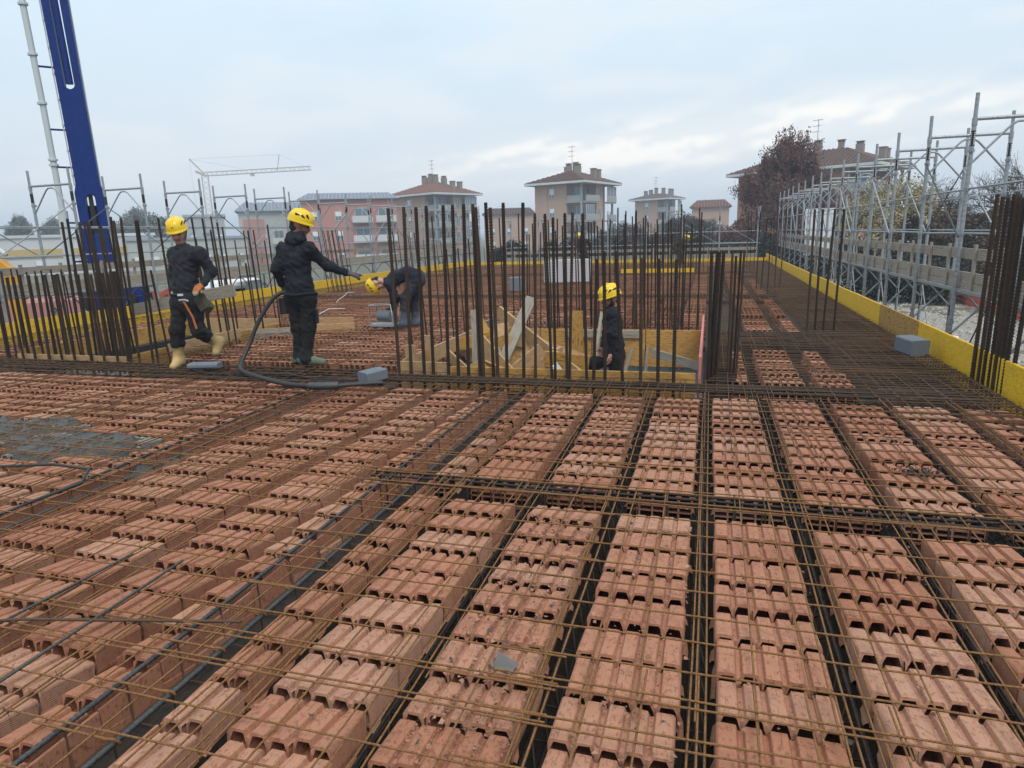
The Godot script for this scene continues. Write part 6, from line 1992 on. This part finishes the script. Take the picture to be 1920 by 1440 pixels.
	tri(sh, Vector3(-0.05, 0, 0.02), Vector3(0.045, 0.012, 0.02), Vector3(0.03, 0, 0.045))
	tri(sh, Vector3(-0.035, 0.045, -0.02), Vector3(0.05, 0.0, -0.02), Vector3(0.045, 0.012, 0.02))
	o = part("stone_shard", sh.commit(), plain_mat(lin(0.13, 0.13, 0.125), 0.9), self, Transform3D(Basis.IDENTITY, Vector3(-0.73, 0.005, -2.22)))
	tag(o, "grey stone shard lying on a near clay block", "shard")
	for b in [[-0.62, -1.98, 0.3], [-0.2, -2.08, 0.9], [-0.9, -2.9, 2.0], [-0.7, -3.2, 1.2]]:
		var s2 := begin()
		tri(s2, Vector3(-0.03, 0, 0.015), Vector3(0.0, 0.012, -0.025), Vector3(0.03, 0, 0.02))
		o = part("clay_shard", s2.commit(), M.clay[0], self, Transform3D(Basis(Vector3.UP, b[2]), Vector3(b[0], 0.006, b[1])))
		tag(o, "flat red clay splinter on the near block rows, %s one" % ["nearest to the grey shard", "rightmost", "leftmost", "farthest"][[0.3, 0.9, 2.0, 1.2].find(b[2])], "shard")
	for b in [[6.0, -20.5], [6.6, -22.0]]:
		o = part("plastic_bag", box_mesh(Vector3(0.8, 0.6, 0.6), 0.2), M.white, self, Transform3D(Basis(Vector3.UP, 0.4), Vector3(b[0], -1.9, b[1])))
		tag(o, ("nearer" if b[1] > -21.0 else "farther") + " white plastic bag lying on the gravel below the right scaffolding", "bag")

# joints of the figures, from the base of each
const P1 = {"head":Vector3(0.233,1.804,-0.069), "face":Vector3(0.288,1.768,0.040), "neck":Vector3(0.242,1.643,-0.093), "chest":Vector3(0.268,1.432,-0.080), "waist":Vector3(0.238,1.084,-0.071), "hip":Vector3(0.215,0.908,-0.064), "shR":Vector3(0.077,1.544,-0.127), "shL":Vector3(0.537,1.545,-0.055), "elR":Vector3(0.011,1.274,-0.128), "wrR":Vector3(0.050,1.061,-0.067), "haR":Vector3(0.081,0.977,-0.024), "elL":Vector3(0.595,1.296,-0.177), "wrL":Vector3(0.598,1.151,-0.000), "haL":Vector3(0.552,1.073,0.097), "hiR":Vector3(0.095,0.874,-0.081), "hiL":Vector3(0.333,0.877,-0.057), "knR":Vector3(0.069,0.519,0.011), "anR":Vector3(0.014,0.093,-0.004), "toR":Vector3(0.055,0.032,0.151), "knL":Vector3(0.362,0.506,-0.045), "anL":Vector3(0.427,0.299,-0.315), "toL":Vector3(0.451,0.169,-0.238)}
const P2 = {"head":Vector3(0.040,1.849,-0.012), "face":Vector3(0.104,1.824,-0.052), "neck":Vector3(0.008,1.714,-0.002), "chest":Vector3(-0.042,1.425,0.012), "waist":Vector3(-0.035,1.100,0.010), "hip":Vector3(-0.027,0.943,0.008), "shL":Vector3(-0.246,1.567,-0.021), "shR":Vector3(0.179,1.559,0.041), "elL":Vector3(-0.305,1.310,0.091), "wrL":Vector3(-0.326,1.099,-0.028), "haL":Vector3(-0.320,1.016,-0.072), "elR":Vector3(0.306,1.343,-0.143), "wrR":Vector3(0.511,1.231,-0.277), "haR":Vector3(0.595,1.204,-0.313), "hiL":Vector3(-0.156,0.909,-0.016), "hiR":Vector3(0.065,0.910,0.002), "knL":Vector3(-0.151,0.521,-0.038), "anL":Vector3(-0.157,0.091,-0.016), "toL":Vector3(-0.107,0.040,-0.073), "knR":Vector3(0.045,0.530,0.007), "anR":Vector3(-0.007,0.108,0.054), "toR":Vector3(0.195,0.052,-0.006)}
const P3 = {"head":Vector3(-0.412,0.843,0.122), "face":Vector3(-0.363,0.773,0.118), "neck":Vector3(-0.263,0.850,0.078), "chest":Vector3(-0.076,0.941,0.023), "waist":Vector3(0.144,1.009,-0.043), "hip":Vector3(0.330,0.948,-0.098), "shR":Vector3(-0.115,0.835,0.212), "shL":Vector3(-0.262,0.857,-0.131), "elR":Vector3(-0.060,0.581,0.174), "wrR":Vector3(-0.130,0.409,0.143), "haR":Vector3(-0.171,0.332,0.134), "elL":Vector3(-0.192,0.511,-0.151), "wrL":Vector3(-0.176,0.368,-0.052), "haL":Vector3(-0.176,0.297,0.000), "hiR":Vector3(0.323,0.879,-0.013), "hiL":Vector3(0.294,0.866,-0.192), "knR":Vector3(0.124,0.570,0.067), "anR":Vector3(0.059,0.100,0.087), "toR":Vector3(-0.017,0.045,0.109), "knL":Vector3(0.163,0.489,-0.174), "anL":Vector3(0.176,0.085,-0.178), "toL":Vector3(0.090,0.039,-0.152)}
const P4 = {"head":Vector3(-0.035,0.728,0.010), "face":Vector3(-0.097,0.709,0.039), "neck":Vector3(-0.021,0.595,0.006), "chest":Vector3(-0.013,0.395,0.004), "waist":Vector3(0.017,0.079,-0.005), "hip":Vector3(0.032,-0.088,-0.010), "shL":Vector3(0.006,0.530,0.196), "shR":Vector3(-0.046,0.483,-0.184), "elL":Vector3(0.007,0.267,0.248), "wrL":Vector3(-0.012,0.011,0.212), "haL":Vector3(-0.011,-0.093,0.212), "elR":Vector3(-0.115,0.230,-0.195), "wrR":Vector3(-0.164,0.027,-0.118), "haR":Vector3(-0.173,-0.043,-0.074), "hiL":Vector3(0.044,-0.101,0.081), "hiR":Vector3(0.021,-0.135,-0.100), "knR":Vector3(-0.286,-0.205,-0.019), "anR":Vector3(-0.316,-0.609,-0.010), "toR":Vector3(-0.404,-0.669,0.016), "knL":Vector3(0.048,-0.449,0.090), "anL":Vector3(0.079,-0.851,0.081), "toL":Vector3(-0.023,-0.895,0.111)}
const P5 = {"head":Vector3(-0.004,1.430,0.001), "face":Vector3(-0.028,1.420,0.113), "neck":Vector3(0.056,1.304,-0.017), "chest":Vector3(0.103,1.054,-0.031), "waist":Vector3(0.162,0.710,-0.048), "hip":Vector3(0.162,0.585,-0.048), "shL":Vector3(0.347,1.233,-0.103), "shR":Vector3(-0.066,1.233,0.020), "elL":Vector3(0.500,0.947,-0.253), "wrL":Vector3(0.437,0.733,-0.130), "haL":Vector3(0.415,0.660,-0.071), "elR":Vector3(-0.111,0.936,0.033), "wrR":Vector3(-0.052,0.657,0.120), "haR":Vector3(-0.034,0.575,0.114), "hiL":Vector3(0.253,0.551,-0.075), "hiR":Vector3(0.070,0.556,-0.021), "knL":Vector3(0.353,0.299,-0.053), "anL":Vector3(0.453,0.042,-0.135), "toL":Vector3(0.548,0.012,0.046), "knR":Vector3(0.026,0.307,-0.008), "anR":Vector3(-0.007,0.056,0.002), "toR":Vector3(0.012,0.028,0.205)}
const P6 = {"head":Vector3(0.436,1.224,-0.130), "face":Vector3(0.495,1.205,-0.095), "neck":Vector3(0.335,1.157,-0.100), "chest":Vector3(0.207,1.074,-0.061), "waist":Vector3(0.040,0.934,-0.012), "hip":Vector3(-0.044,0.837,0.013), "shL":Vector3(0.272,1.047,0.128), "shR":Vector3(0.284,1.079,-0.293), "elL":Vector3(0.317,0.843,0.114), "wrL":Vector3(0.337,0.608,0.004), "haL":Vector3(0.356,0.537,-0.001), "elR":Vector3(0.336,0.862,-0.308), "wrR":Vector3(0.367,0.628,-0.265), "haR":Vector3(0.380,0.551,-0.269), "hiL":Vector3(-0.049,0.794,0.119), "hiR":Vector3(-0.019,0.787,-0.099), "knL":Vector3(0.130,0.468,0.066), "anL":Vector3(0.082,0.089,0.080), "toL":Vector3(0.209,0.039,0.042), "knR":Vector3(0.258,0.486,-0.181), "anR":Vector3(0.326,0.072,-0.201), "toR":Vector3(0.459,0.021,-0.241)}
const BLOCKS = [["brick apartment block with a red hipped roof and corner loggias, left of the middle one", -49.67, -119.89, -10.76, -5.21, 4.51, -9.31, 9.32, 0],
["tallest pale brick apartment block with a round stain, right of the middle of the skyline", -20.15, -109.86, -8.34, -2.60, 3.44, -11.03, 9.39, 1],
["small brick apartment block with a grey roof, between the tall block and the dark tree", -10.64, -176.38, -8.41, -4.13, 2.59, -5.27, 9.07, 2],
["dark brown brick apartment block partly hidden by the red-brown tree", 18.91, -95.33, -15.35, -9.07, 5.59, -9.47, 8.70, 3]]
# [x, z, height, lean x, lean z, radius] of the front bars
const BARS_FRONT := [[-3.68, -7.42, 2.01, 0, 0.005, 0.021], [-3.54, -7.47, 2.02, 0.04, 0.01, 0.021], [-3.34, -7.42, 2.01, 0.02, 0.012, 0.021], [-3.24, -7.47, 2.02, 0.03, 0.018, 0.021], [-3.02, -7.42, 2.02, 0.04, 0.01, 0.021], [-2.91, -7.47, 2.02, 0.03, 0.017, 0.021], [-2.76, -7.42, 2.02, 0.02, -0.019, 0.021], [-2.63, -7.47, 2.02, -0.01, -0.001, 0.021], [-2.57, -7.42, 1.98, -0.01, 0.018, 0.021], [-2.46, -7.47, 2.03, -0.02, 0.006, 0.021], [-2.39, -7.42, 1.97, -0.02, 0.016, 0.021], [-2.29, -7.47, 2.02, 0.01, -0.015, 0.021], [-2.07, -7.42, 2.01, 0.04, -0.001, 0.021], [-1.94, -7.47, 1.89, 0.03, -0.01, 0.017], [-1.73, -7.42, 1.88, -0.05, 0.002, 0.017], [-1.7, -7.47, 1.84, 0, 0.003, 0.017], [-1.55, -7.42, 1.88, -0.01, -0.019, 0.017], [-1.53, -7.47, 1.88, 0.05, -0.011, 0.017], [-1.32, -7.42, 1.87, -0.04, -0.009, 0.017], [-1.24, -7.42, 1.38, 0.04, 0.005, 0.02], [-1.11, -7.42, 1.46, -0.01, 0.017, 0.02], [-0.91, -7.42, 1.46, -0.08, 0.011, 0.02], [-0.71, -7.42, 1.38, -0.01, -0.014, 0.02], [-0.52, -7.42, 1.37, -0.01, 0.012, 0.02], [-0.35, -7.42, 1.36, 0, -0.014, 0.02]]
# [x, z, height, lean x, lean z, radius] of the back bars
const BARS_BACK := [[-3.78, -8.1, 1, -0.06, 0, 0.013], [-3.78, -8.6, 1, -0.06, 0, 0.013], [-3.78, -9.1, 1.95, -0.06, 0, 0.013], [-3.78, -9.6, 1.48, -0.06, 0, 0.013], [-3.78, -10.1, 1.48, -0.06, 0, 0.013], [-3.78, -10.6, 1.62, -0.06, 0, 0.013], [-3.78, -11.1, 1.82, -0.06, 0, 0.013], [-3.554, -11.55, 1.96, -0.038, 0, 0.0135], [-3.337, -11.42, 1.55, 0.018, 0, 0.013], [-3.293, -11.7, 2.02, 0.011, 0, 0.0135], [-3.119, -11.54, 1.66, 0.028, 0, 0.013], [-3.164, -11.85, 1.66, 0.032, 0, 0.0135], [-2.972, -11.55, 1.84, -0.019, 0, 0.0135], [-2.843, -11.42, 1.69, 0.027, 0, 0.013], [-2.781, -11.7, 1.84, -0.056, 0, 0.0135], [-2.666, -11.54, 1.89, -0.042, 0, 0.013], [-2.615, -11.75, 1.91, 0.024, 0, 0.0145], [-2.597, -11.85, 1.71, -0.053, 0, 0.0135], [-2.416, -11.42, 1.9, 0.027, 0, 0.013], [-2.507, -11.87, 1.79, -0.022, 0, 0.0145], [-2.413, -11.55, 1.82, 0.014, 0, 0.0135], [-2.403, -11.99, 2.02, 0.024, 0, 0.0145], [-2.211, -11.54, 1.7, -0.027, 0, 0.013], [-2.27, -12.11, 1.8, -0.043, 0, 0.0145], [-2.16, -11.75, 1.78, -0.011, 0, 0.0145], [-2.125, -11.7, 1.57, -0.017, 0, 0.0135], [-2.073, -11.42, 1.62, -0.054, 0, 0.013], [-2.019, -11.87, 1.84, -0.044, 0, 0.0145], [-2.002, -11.85, 1.83, -0.011, 0, 0.0135], [-1.85, -11.54, 1.85, -0.06, 0, 0.013], [-1.894, -11.99, 1.77, -0.032, 0, 0.0145], [-1.737, -11.55, 1.71, -0.054, 0, 0.0135], [-1.812, -12.11, 1.88, -0.041, 0, 0.0145], [-1.686, -11.75, 1.86, 0.018, 0, 0.0145], [-1.602, -11.42, 1.72, -0.032, 0, 0.013], [-1.576, -11.7, 1.58, 0.003, 0, 0.0135], [-1.561, -11.87, 2.06, 0.009, 0, 0.0145], [-1.378, -11.54, 1.79, -0.032, 0, 0.013], [-1.429, -11.99, 1.95, -0.01, 0, 0.0145], [-1.409, -11.85, 2, -0.005, 0, 0.0135], [-1.31, -12.11, 1.98, 0.036, 0, 0.0145], [-1.202, -11.42, 1.9, -0.055, 0, 0.013], [-1.205, -11.55, 1.64, -0.005, 0, 0.0135], [-1.202, -11.75, 2, -0.026, 0, 0.0145], [-1.08, -11.87, 1.88, -0.038, 0, 0.0145], [-1.059, -11.7, 1.91, -0.008, 0, 0.0135], [-1.025, -11.99, 1.81, -0.026, 0, 0.0145], [-0.942, -11.54, 1.56, 0.007, 0, 0.013], [-0.884, -11.85, 1.63, -0.023, 0, 0.0135], [-0.861, -12.11, 1.85, -0.044, 0, 0.0145], [-0.746, -11.42, 1.56, 0.011, 0, 0.013], [-0.739, -11.75, 1.95, -0.048, 0, 0.0145], [-0.681, -11.87, 1.8, -0.018, 0, 0.0145], [-0.622, -11.55, 1.6, 0.011, 0, 0.0135], [-0.583, -11.54, 1.84, -0.059, 0, 0.013], [-0.501, -11.99, 2.08, 0.005, 0, 0.0145], [-0.441, -11.7, 1.55, 0.007, 0, 0.0135], [-0.437, -12.11, 1.9, -0.017, 0, 0.0145], [-0.405, -11.42, 1.64, 0.026, 0, 0.013], [-0.319, -11.85, 1.57, -0.001, 0, 0.0135], [-0.314, -11.75, 1.75, 0.003, 0, 0.0145], [-0.18, -11.54, 1.93, 0.024, 0, 0.013], [-0.159, -11.87, 2, -0.041, 0, 0.0145]]
# [x, z, height, lean x, lean z, radius] of the bundle bars
const BARS_BUNDLE := [[0.02, -7.7, 1.42, -0.012, 0, 0.019], [0.03, -7.84, 1.42, 0.04, 0, 0.019], [0.06, -7.74, 1.42, 0.032, 0, 0.019], [0.1, -7.8, 1.42, 0.036, 0, 0.019], [0.231, -7.95, 1.42, 0, 0, 0.015], [0.262, -7.98, 1.36, 0.01, 0, 0.015], [0.302, -8.01, 1.42, 0.02, 0, 0.015], [0.327, -7.95, 1.42, 0.03, 0, 0.015]]
# [x, z, height, lean x, lean z, radius] of the edge bars
const BARS_EDGE := [[2.81, -8.31, 1.93, 0.027, 0, 0.022], [2.82, -8.16, 1.9, 0.016, 0, 0.022], [2.82, -8.03, 1.88, 0.016, 0, 0.022], [2.83, -7.9, 1.91, 0.009, 0, 0.022], [2.83, -7.77, 1.89, 0.004, 0, 0.03], [2.84, -7.68, 1.87, 0.007, 0, 0.022], [2.84, -7.58, 1.89, 0.034, 0, 0.022], [2.85, -7.44, 1.87, 0.05, 0, 0.022]]
# [x, z, height, lean x, lean z, radius] of the four bars
const BARS_FOUR := [[1.53, -11.56, 1.91, 0, 0, 0.02], [1.65, -11.57, 1.91, -0.007, 0, 0.02], [1.77, -11.58, 1.91, 0.049, 0, 0.02], [1.93, -11.6, 1.9, 0.022, 0, 0.02]]
# [x, z, height, lean x, lean z, radius] of the farright bars
const BARS_FARRIGHT := [[1.5, -30.22, 2.35, -0.009, 0, 0.016], [1.63, -30.18, 2.35, -0.026, 0, 0.016], [1.78, -30.15, 2.35, 0.009, 0, 0.016], [1.25, -19.65, 2.06, 0.005, 0, 0.017], [1.92, -30.11, 2.35, 0.033, 0, 0.016], [1.37, -19.64, 1.88, 0.069, 0, 0.017], [1.54, -19.63, 1.86, 0.014, 0, 0.017], [2.61, -31.62, 2.2, 0.013, 0, 0.016], [1.72, -19.62, 2.23, -0.033, 0, 0.017], [2.78, -31.57, 2.2, 0.029, 0, 0.016], [2.93, -31.53, 2.2, -0.039, 0, 0.016], [1.84, -19.61, 2.18, 0.073, 0, 0.017], [3.1, -31.48, 2.2, -0.007, 0, 0.016]]
# [x, z, height, lean x, lean z, radius] of the farrow bars
const BARS_FARROW := [[-3.7, -27.3, 1.9, -0.035, 0, 0.0135], [-3.555, -27.55, 1.9, 0.034, 0, 0.0135], [-3.577, -28.6, 1.72, 0.057, 0, 0.014], [-3.41, -27.3, 1.9, -0.021, 0, 0.0135], [-3.265, -27.55, 1.9, -0.005, 0, 0.0135], [-3.439, -29.1, 1.53, 0.034, 0, 0.014], [-3.6, -31, 1.48, 0.016, 0, 0.0125], [-3.12, -27.3, 1.9, 0.05, 0, 0.0135], [-2.975, -27.55, 1.9, 0.035, 0, 0.0135], [-3.134, -29.6, 1.52, 0.006, 0, 0.014], [-3.3, -31.3, 1.45, 0.021, 0, 0.0125], [-2.83, -27.3, 1.9, 0.048, 0, 0.0135], [-2.802, -28.6, 1.76, -0.018, 0, 0.014], [-2.685, -27.55, 1.9, -0.005, 0, 0.0135], [-3, -31, 1.36, 0.016, 0, 0.0125], [-2.54, -27.3, 1.9, -0.001, 0, 0.0135], [-2.705, -29.1, 1.54, 0.048, 0, 0.014], [-2.395, -27.55, 1.9, 0.023, 0, 0.0135], [-2.7, -31.3, 1.33, -0.001, 0, 0.0125], [-2.25, -27.3, 1.9, -0.002, 0, 0.0135], [-2.401, -29.6, 1.97, -0.054, 0, 0.014], [-2.4, -31, 1.48, 0.015, 0, 0.0125], [-2.201, -28.6, 1.53, -0.012, 0, 0.014], [-2.105, -27.55, 1.9, -0.021, 0, 0.0135], [-1.96, -27.3, 1.9, -0.01, 0, 0.0135], [-1.99, -29.1, 1.63, -0.011, 0, 0.014], [-2.1, -31.3, 1.34, 0.036, 0, 0.0125], [-1.815, -27.55, 1.9, -0.035, 0, 0.0135], [-1.67, -27.3, 1.9, -0.012, 0, 0.0135], [-1.8, -31, 1.44, 0.006, 0, 0.0125], [-1.711, -29.6, 1.53, -0.055, 0, 0.014], [-1.525, -27.55, 1.9, 0.049, 0, 0.0135], [-1.38, -27.3, 1.9, 0.046, 0, 0.0135], [-1.5, -31.3, 1.25, 0.004, 0, 0.0125], [-1.365, -28.6, 1.59, 0.001, 0, 0.014], [-1.235, -27.55, 1.9, 0.013, 0, 0.0135], [-1.216, -29.1, 1.77, -0.05, 0, 0.014], [-1.09, -27.3, 1.9, 0, 0, 0.0135], [-1.2, -31, 1.33, 0.014, 0, 0.0125], [-0.945, -27.55, 1.55, -0.016, 0, 0.0135], [-0.99, -29.6, 1.55, 0.005, 0, 0.014], [-0.8, -27.3, 1.35, -0.041, 0, 0.0135], [-0.9, -31.3, 1.39, 0.025, 0, 0.0125], [-0.655, -27.55, 1.55, -0.023, 0, 0.0135], [-0.653, -28.6, 1.8, 0.043, 0, 0.014], [-0.6, -31, 1.44, 0.024, 0, 0.0125], [-0.51, -27.3, 1.35, 0.028, 0, 0.0135], [-0.526, -29.1, 1.51, 0.005, 0, 0.014], [-0.365, -27.55, 1.55, 0.037, 0, 0.0135], [-0.3, -31.3, 1.35, 0.012, 0, 0.0125], [-0.242, -29.6, 1.79, -0.015, 0, 0.014], [-0.22, -27.3, 1.35, -0.014, 0, 0.0135], [-0.075, -27.55, 1.55, 0.029, 0, 0.0135], [0.02, -28.6, 1.86, 0.05, 0, 0.014]]
# [x, z, height, lean x, lean z, radius] of the cluster bars
const BARS_CLUSTER := [[-11.84, -19.25, 1.97, -0.21, 0, 0.015], [-11.67, -19.24, 1.97, -0.226, 0, 0.015], [-11.75, -19.44, 1.97, -0.207, 0, 0.015], [-11.51, -19.23, 1.97, -0.205, 0, 0.015], [-11.59, -19.44, 1.97, -0.206, 0, 0.015], [-11.35, -19.23, 1.97, -0.201, 0, 0.015], [-11.43, -19.43, 1.97, -0.212, 0, 0.015], [-11.18, -19.22, 1.97, -0.219, 0, 0.015], [-11.26, -19.42, 1.97, -0.202, 0, 0.015], [-11.1, -19.42, 1.97, -0.219, 0, 0.015]]
# [x, z, height, lean x, lean z, radius] of the farleft bars
const BARS_FARLEFT := [[-10.29, -20.8, 1.77, -0.1, 0, 0.015], [-10.09, -20.78, 1.85, -0.107, 0, 0.015], [-10.19, -21.04, 1.89, -0.121, 0, 0.015], [-9.88, -20.77, 1.87, -0.115, 0, 0.015], [-9.98, -21.02, 1.86, -0.14, 0, 0.015], [-9.68, -20.75, 1.84, -0.104, 0, 0.015], [-9.78, -21.01, 1.85, -0.125, 0, 0.015], [-9.48, -20.74, 1.75, -0.14, 0, 0.015], [-9.58, -21, 1.85, -0.107, 0, 0.015], [-9.28, -20.73, 1.78, -0.109, 0, 0.015], [-9.38, -20.98, 1.82, -0.111, 0, 0.015], [-12.76, -29.35, 1.54, -0.08, 0, 0.015], [-12.53, -29.31, 1.46, -0.08, 0, 0.015], [-12.29, -29.26, 1.52, -0.08, 0, 0.015], [-12.06, -29.22, 1.48, -0.08, 0, 0.015], [-11.83, -29.17, 1.46, -0.08, 0, 0.015], [-11.6, -29.13, 1.47, -0.08, 0, 0.015], [-11.37, -33.03, 1.1, -0.025, 0, 0.013], [-11.05, -32.95, 1.08, -0.037, 0, 0.013], [-10.74, -32.87, 1.12, -0.01, 0, 0.013], [-10.43, -32.8, 1.14, 0.007, 0, 0.013], [-10.12, -32.72, 1.09, 0.032, 0, 0.013], [-9.82, -32.64, 1.05, -0.008, 0, 0.013], [-9.52, -32.57, 1.09, -0.007, 0, 0.013], [-9.22, -32.49, 1.07, 0.027, 0, 0.013], [-8.92, -32.42, 1.11, -0.037, 0, 0.013], [-8.63, -32.35, 1.14, -0.032, 0, 0.013], [-8.34, -32.27, 1.13, -0.013, 0, 0.013], [-8.05, -32.2, 1.14, 0.037, 0, 0.013], [-7.76, -32.13, 1.17, -0.006, 0, 0.013], [-7.48, -32.06, 1.17, 0.011, 0, 0.013]]
# [x, z, height, lean x, lean z, radius] of the leftwell bars
const BARS_LEFTWELL := [[-10.44, -7.62, 1.26, 0.002, 0.004, 0.024], [-11.05, -8.1, 1.33, -0.006, -0.011, 0.015], [-10.43, -7.74, 1.34, 0.003, -0.009, 0.019], [-11.15, -8.35, 1.22, 0.011, -0.027, 0.015], [-10.13, -7.62, 1.25, -0.032, 0.004, 0.019], [-11.37, -8.6, 1.34, 0.008, -0.017, 0.015], [-10.17, -7.74, 1.26, 0.004, 0.023, 0.024], [-10.54, -8.1, 1.35, 0.007, 0.019, 0.015], [-9.89, -7.62, 1.29, -0.024, -0.013, 0.019], [-10.69, -8.35, 1.3, -0.015, -0.016, 0.015], [-9.87, -7.74, 1.28, 0.027, 0.025, 0.019], [-9.61, -7.62, 1.27, 0.029, 0, 0.024], [-10.81, -8.6, 1.3, -0.016, -0.007, 0.015], [-9.63, -7.74, 1.28, 0.029, 0, 0.019], [-10.04, -8.1, 1.33, 0.005, 0.018, 0.015], [-9.36, -7.62, 1.29, -0.031, 0.007, 0.019], [-10.15, -8.35, 1.33, -0.004, 0.006, 0.015], [-9.36, -7.74, 1.28, 0.015, 0.02, 0.024], [-9.11, -7.62, 1.3, -0.021, 0.026, 0.019], [-10.26, -8.6, 1.32, -0.012, -0.024, 0.015], [-9.55, -8.1, 1.25, -0.037, 0.023, 0.015], [-9.08, -7.74, 1.27, -0.021, -0.021, 0.019], [-9.64, -8.35, 1.32, -0.04, -0.002, 0.015], [-8.79, -7.62, 1.28, 0.003, -0.002, 0.024], [-8.82, -7.74, 1.3, 0.012, -0.023, 0.019], [-9.72, -8.6, 1.3, -0.01, -0.002, 0.015], [-8.55, -7.62, 1.28, -0.003, -0.01, 0.019], [-9.07, -8.1, 1.24, -0.029, -0.008, 0.015], [-8.59, -7.74, 1.3, -0.007, -0.008, 0.024], [-9.16, -8.35, 1.33, -0.029, -0.015, 0.015], [-8.3, -7.62, 1.3, -0.037, -0.015, 0.019], [-9.28, -8.6, 1.24, -0.02, -0.016, 0.015], [-8.33, -7.74, 1.33, 0.022, 0.003, 0.019], [-8.1, -7.62, 1.32, -0.01, 0.005, 0.024], [-8.57, -8.1, 1.22, 0.025, -0.008, 0.015], [-8.02, -8.3, 1.3, -0.115, 0, 0.017], [-10.4, -11.5, 1.25, -0.08, 0, 0.014], [-10.17, -11.5, 1.36, -0.08, 0, 0.014], [-8.14, -9.38, 1.3, -0.058, 0, 0.017], [-9.25, -11.5, 1.22, -0.08, 0, 0.014], [-8.02, -10.46, 1.3, -0.08, 0, 0.017]]
# [x, z, height, lean x, lean z, radius] of the lefttall bars
const BARS_LEFTTALL := [[-9.09, -7.75, 2.03, 0.04, 0.008, 0.019], [-9.09, -7.85, 2.08, 0.03, 0.005, 0.019], [-8.76, -7.75, 2.02, 0.02, -0.001, 0.019], [-9, -8, 1.93, -0.109, 0, 0.016], [-9.16, -8.2, 1.86, -0.159, 0, 0.016], [-8.69, -7.85, 1.94, 0.04, 0.016, 0.019], [-9.27, -8.4, 2.04, -0.109, 0, 0.016], [-8.73, -8, 2.05, -0.152, 0, 0.016], [-8.43, -7.75, 1.95, 0.04, -0.005, 0.019], [-8.9, -8.2, 2.04, -0.163, 0, 0.016], [-8.99, -8.4, 1.85, -0.137, 0, 0.016], [-8.35, -7.85, 2.08, 0.08, -0.004, 0.019], [-8.48, -8, 1.97, -0.145, 0, 0.016], [-8.18, -7.75, 2.02, 0.08, 0.014, 0.019], [-8.57, -8.2, 1.91, -0.155, 0, 0.016], [-8.14, -7.85, 2.06, 0.04, -0.012, 0.019], [-8.71, -8.4, 1.92, -0.085, 0, 0.016], [-7.79, -7.75, 2.01, 0.05, -0.008, 0.019], [-7.8, -7.85, 2.01, 0.01, 0.013, 0.019], [-8.14, -8.66, 2.08, -0.064, 0, 0.017], [-8.02, -9.02, 1.92, -0.097, 0, 0.017], [-9.94, -11.5, 1.77, -0.08, 0, 0.014], [-7.83, -9.06, 2.07, -0.1, 0, 0.017], [-9.71, -11.5, 1.75, -0.08, 0, 0.014], [-8.08, -9.59, 2.08, -0.1, 0, 0.017], [-7.95, -9.6, 1.89, -0.1, 0, 0.017], [-9.48, -11.5, 1.66, -0.08, 0, 0.014], [-8.02, -9.74, 2.11, -0.109, 0, 0.017], [-7.82, -9.62, 2, -0.1, 0, 0.017], [-8.14, -10.1, 1.94, -0.076, 0, 0.017], [-9.02, -11.5, 1.71, -0.08, 0, 0.014], [-8.79, -11.5, 1.89, -0.08, 0, 0.014], [-8.14, -10.82, 1.88, -0.108, 0, 0.017], [-8.56, -11.5, 1.9, -0.08, 0, 0.014], [-8.33, -11.5, 1.69, -0.08, 0, 0.014], [-8.02, -11.18, 1.98, -0.055, 0, 0.017]]
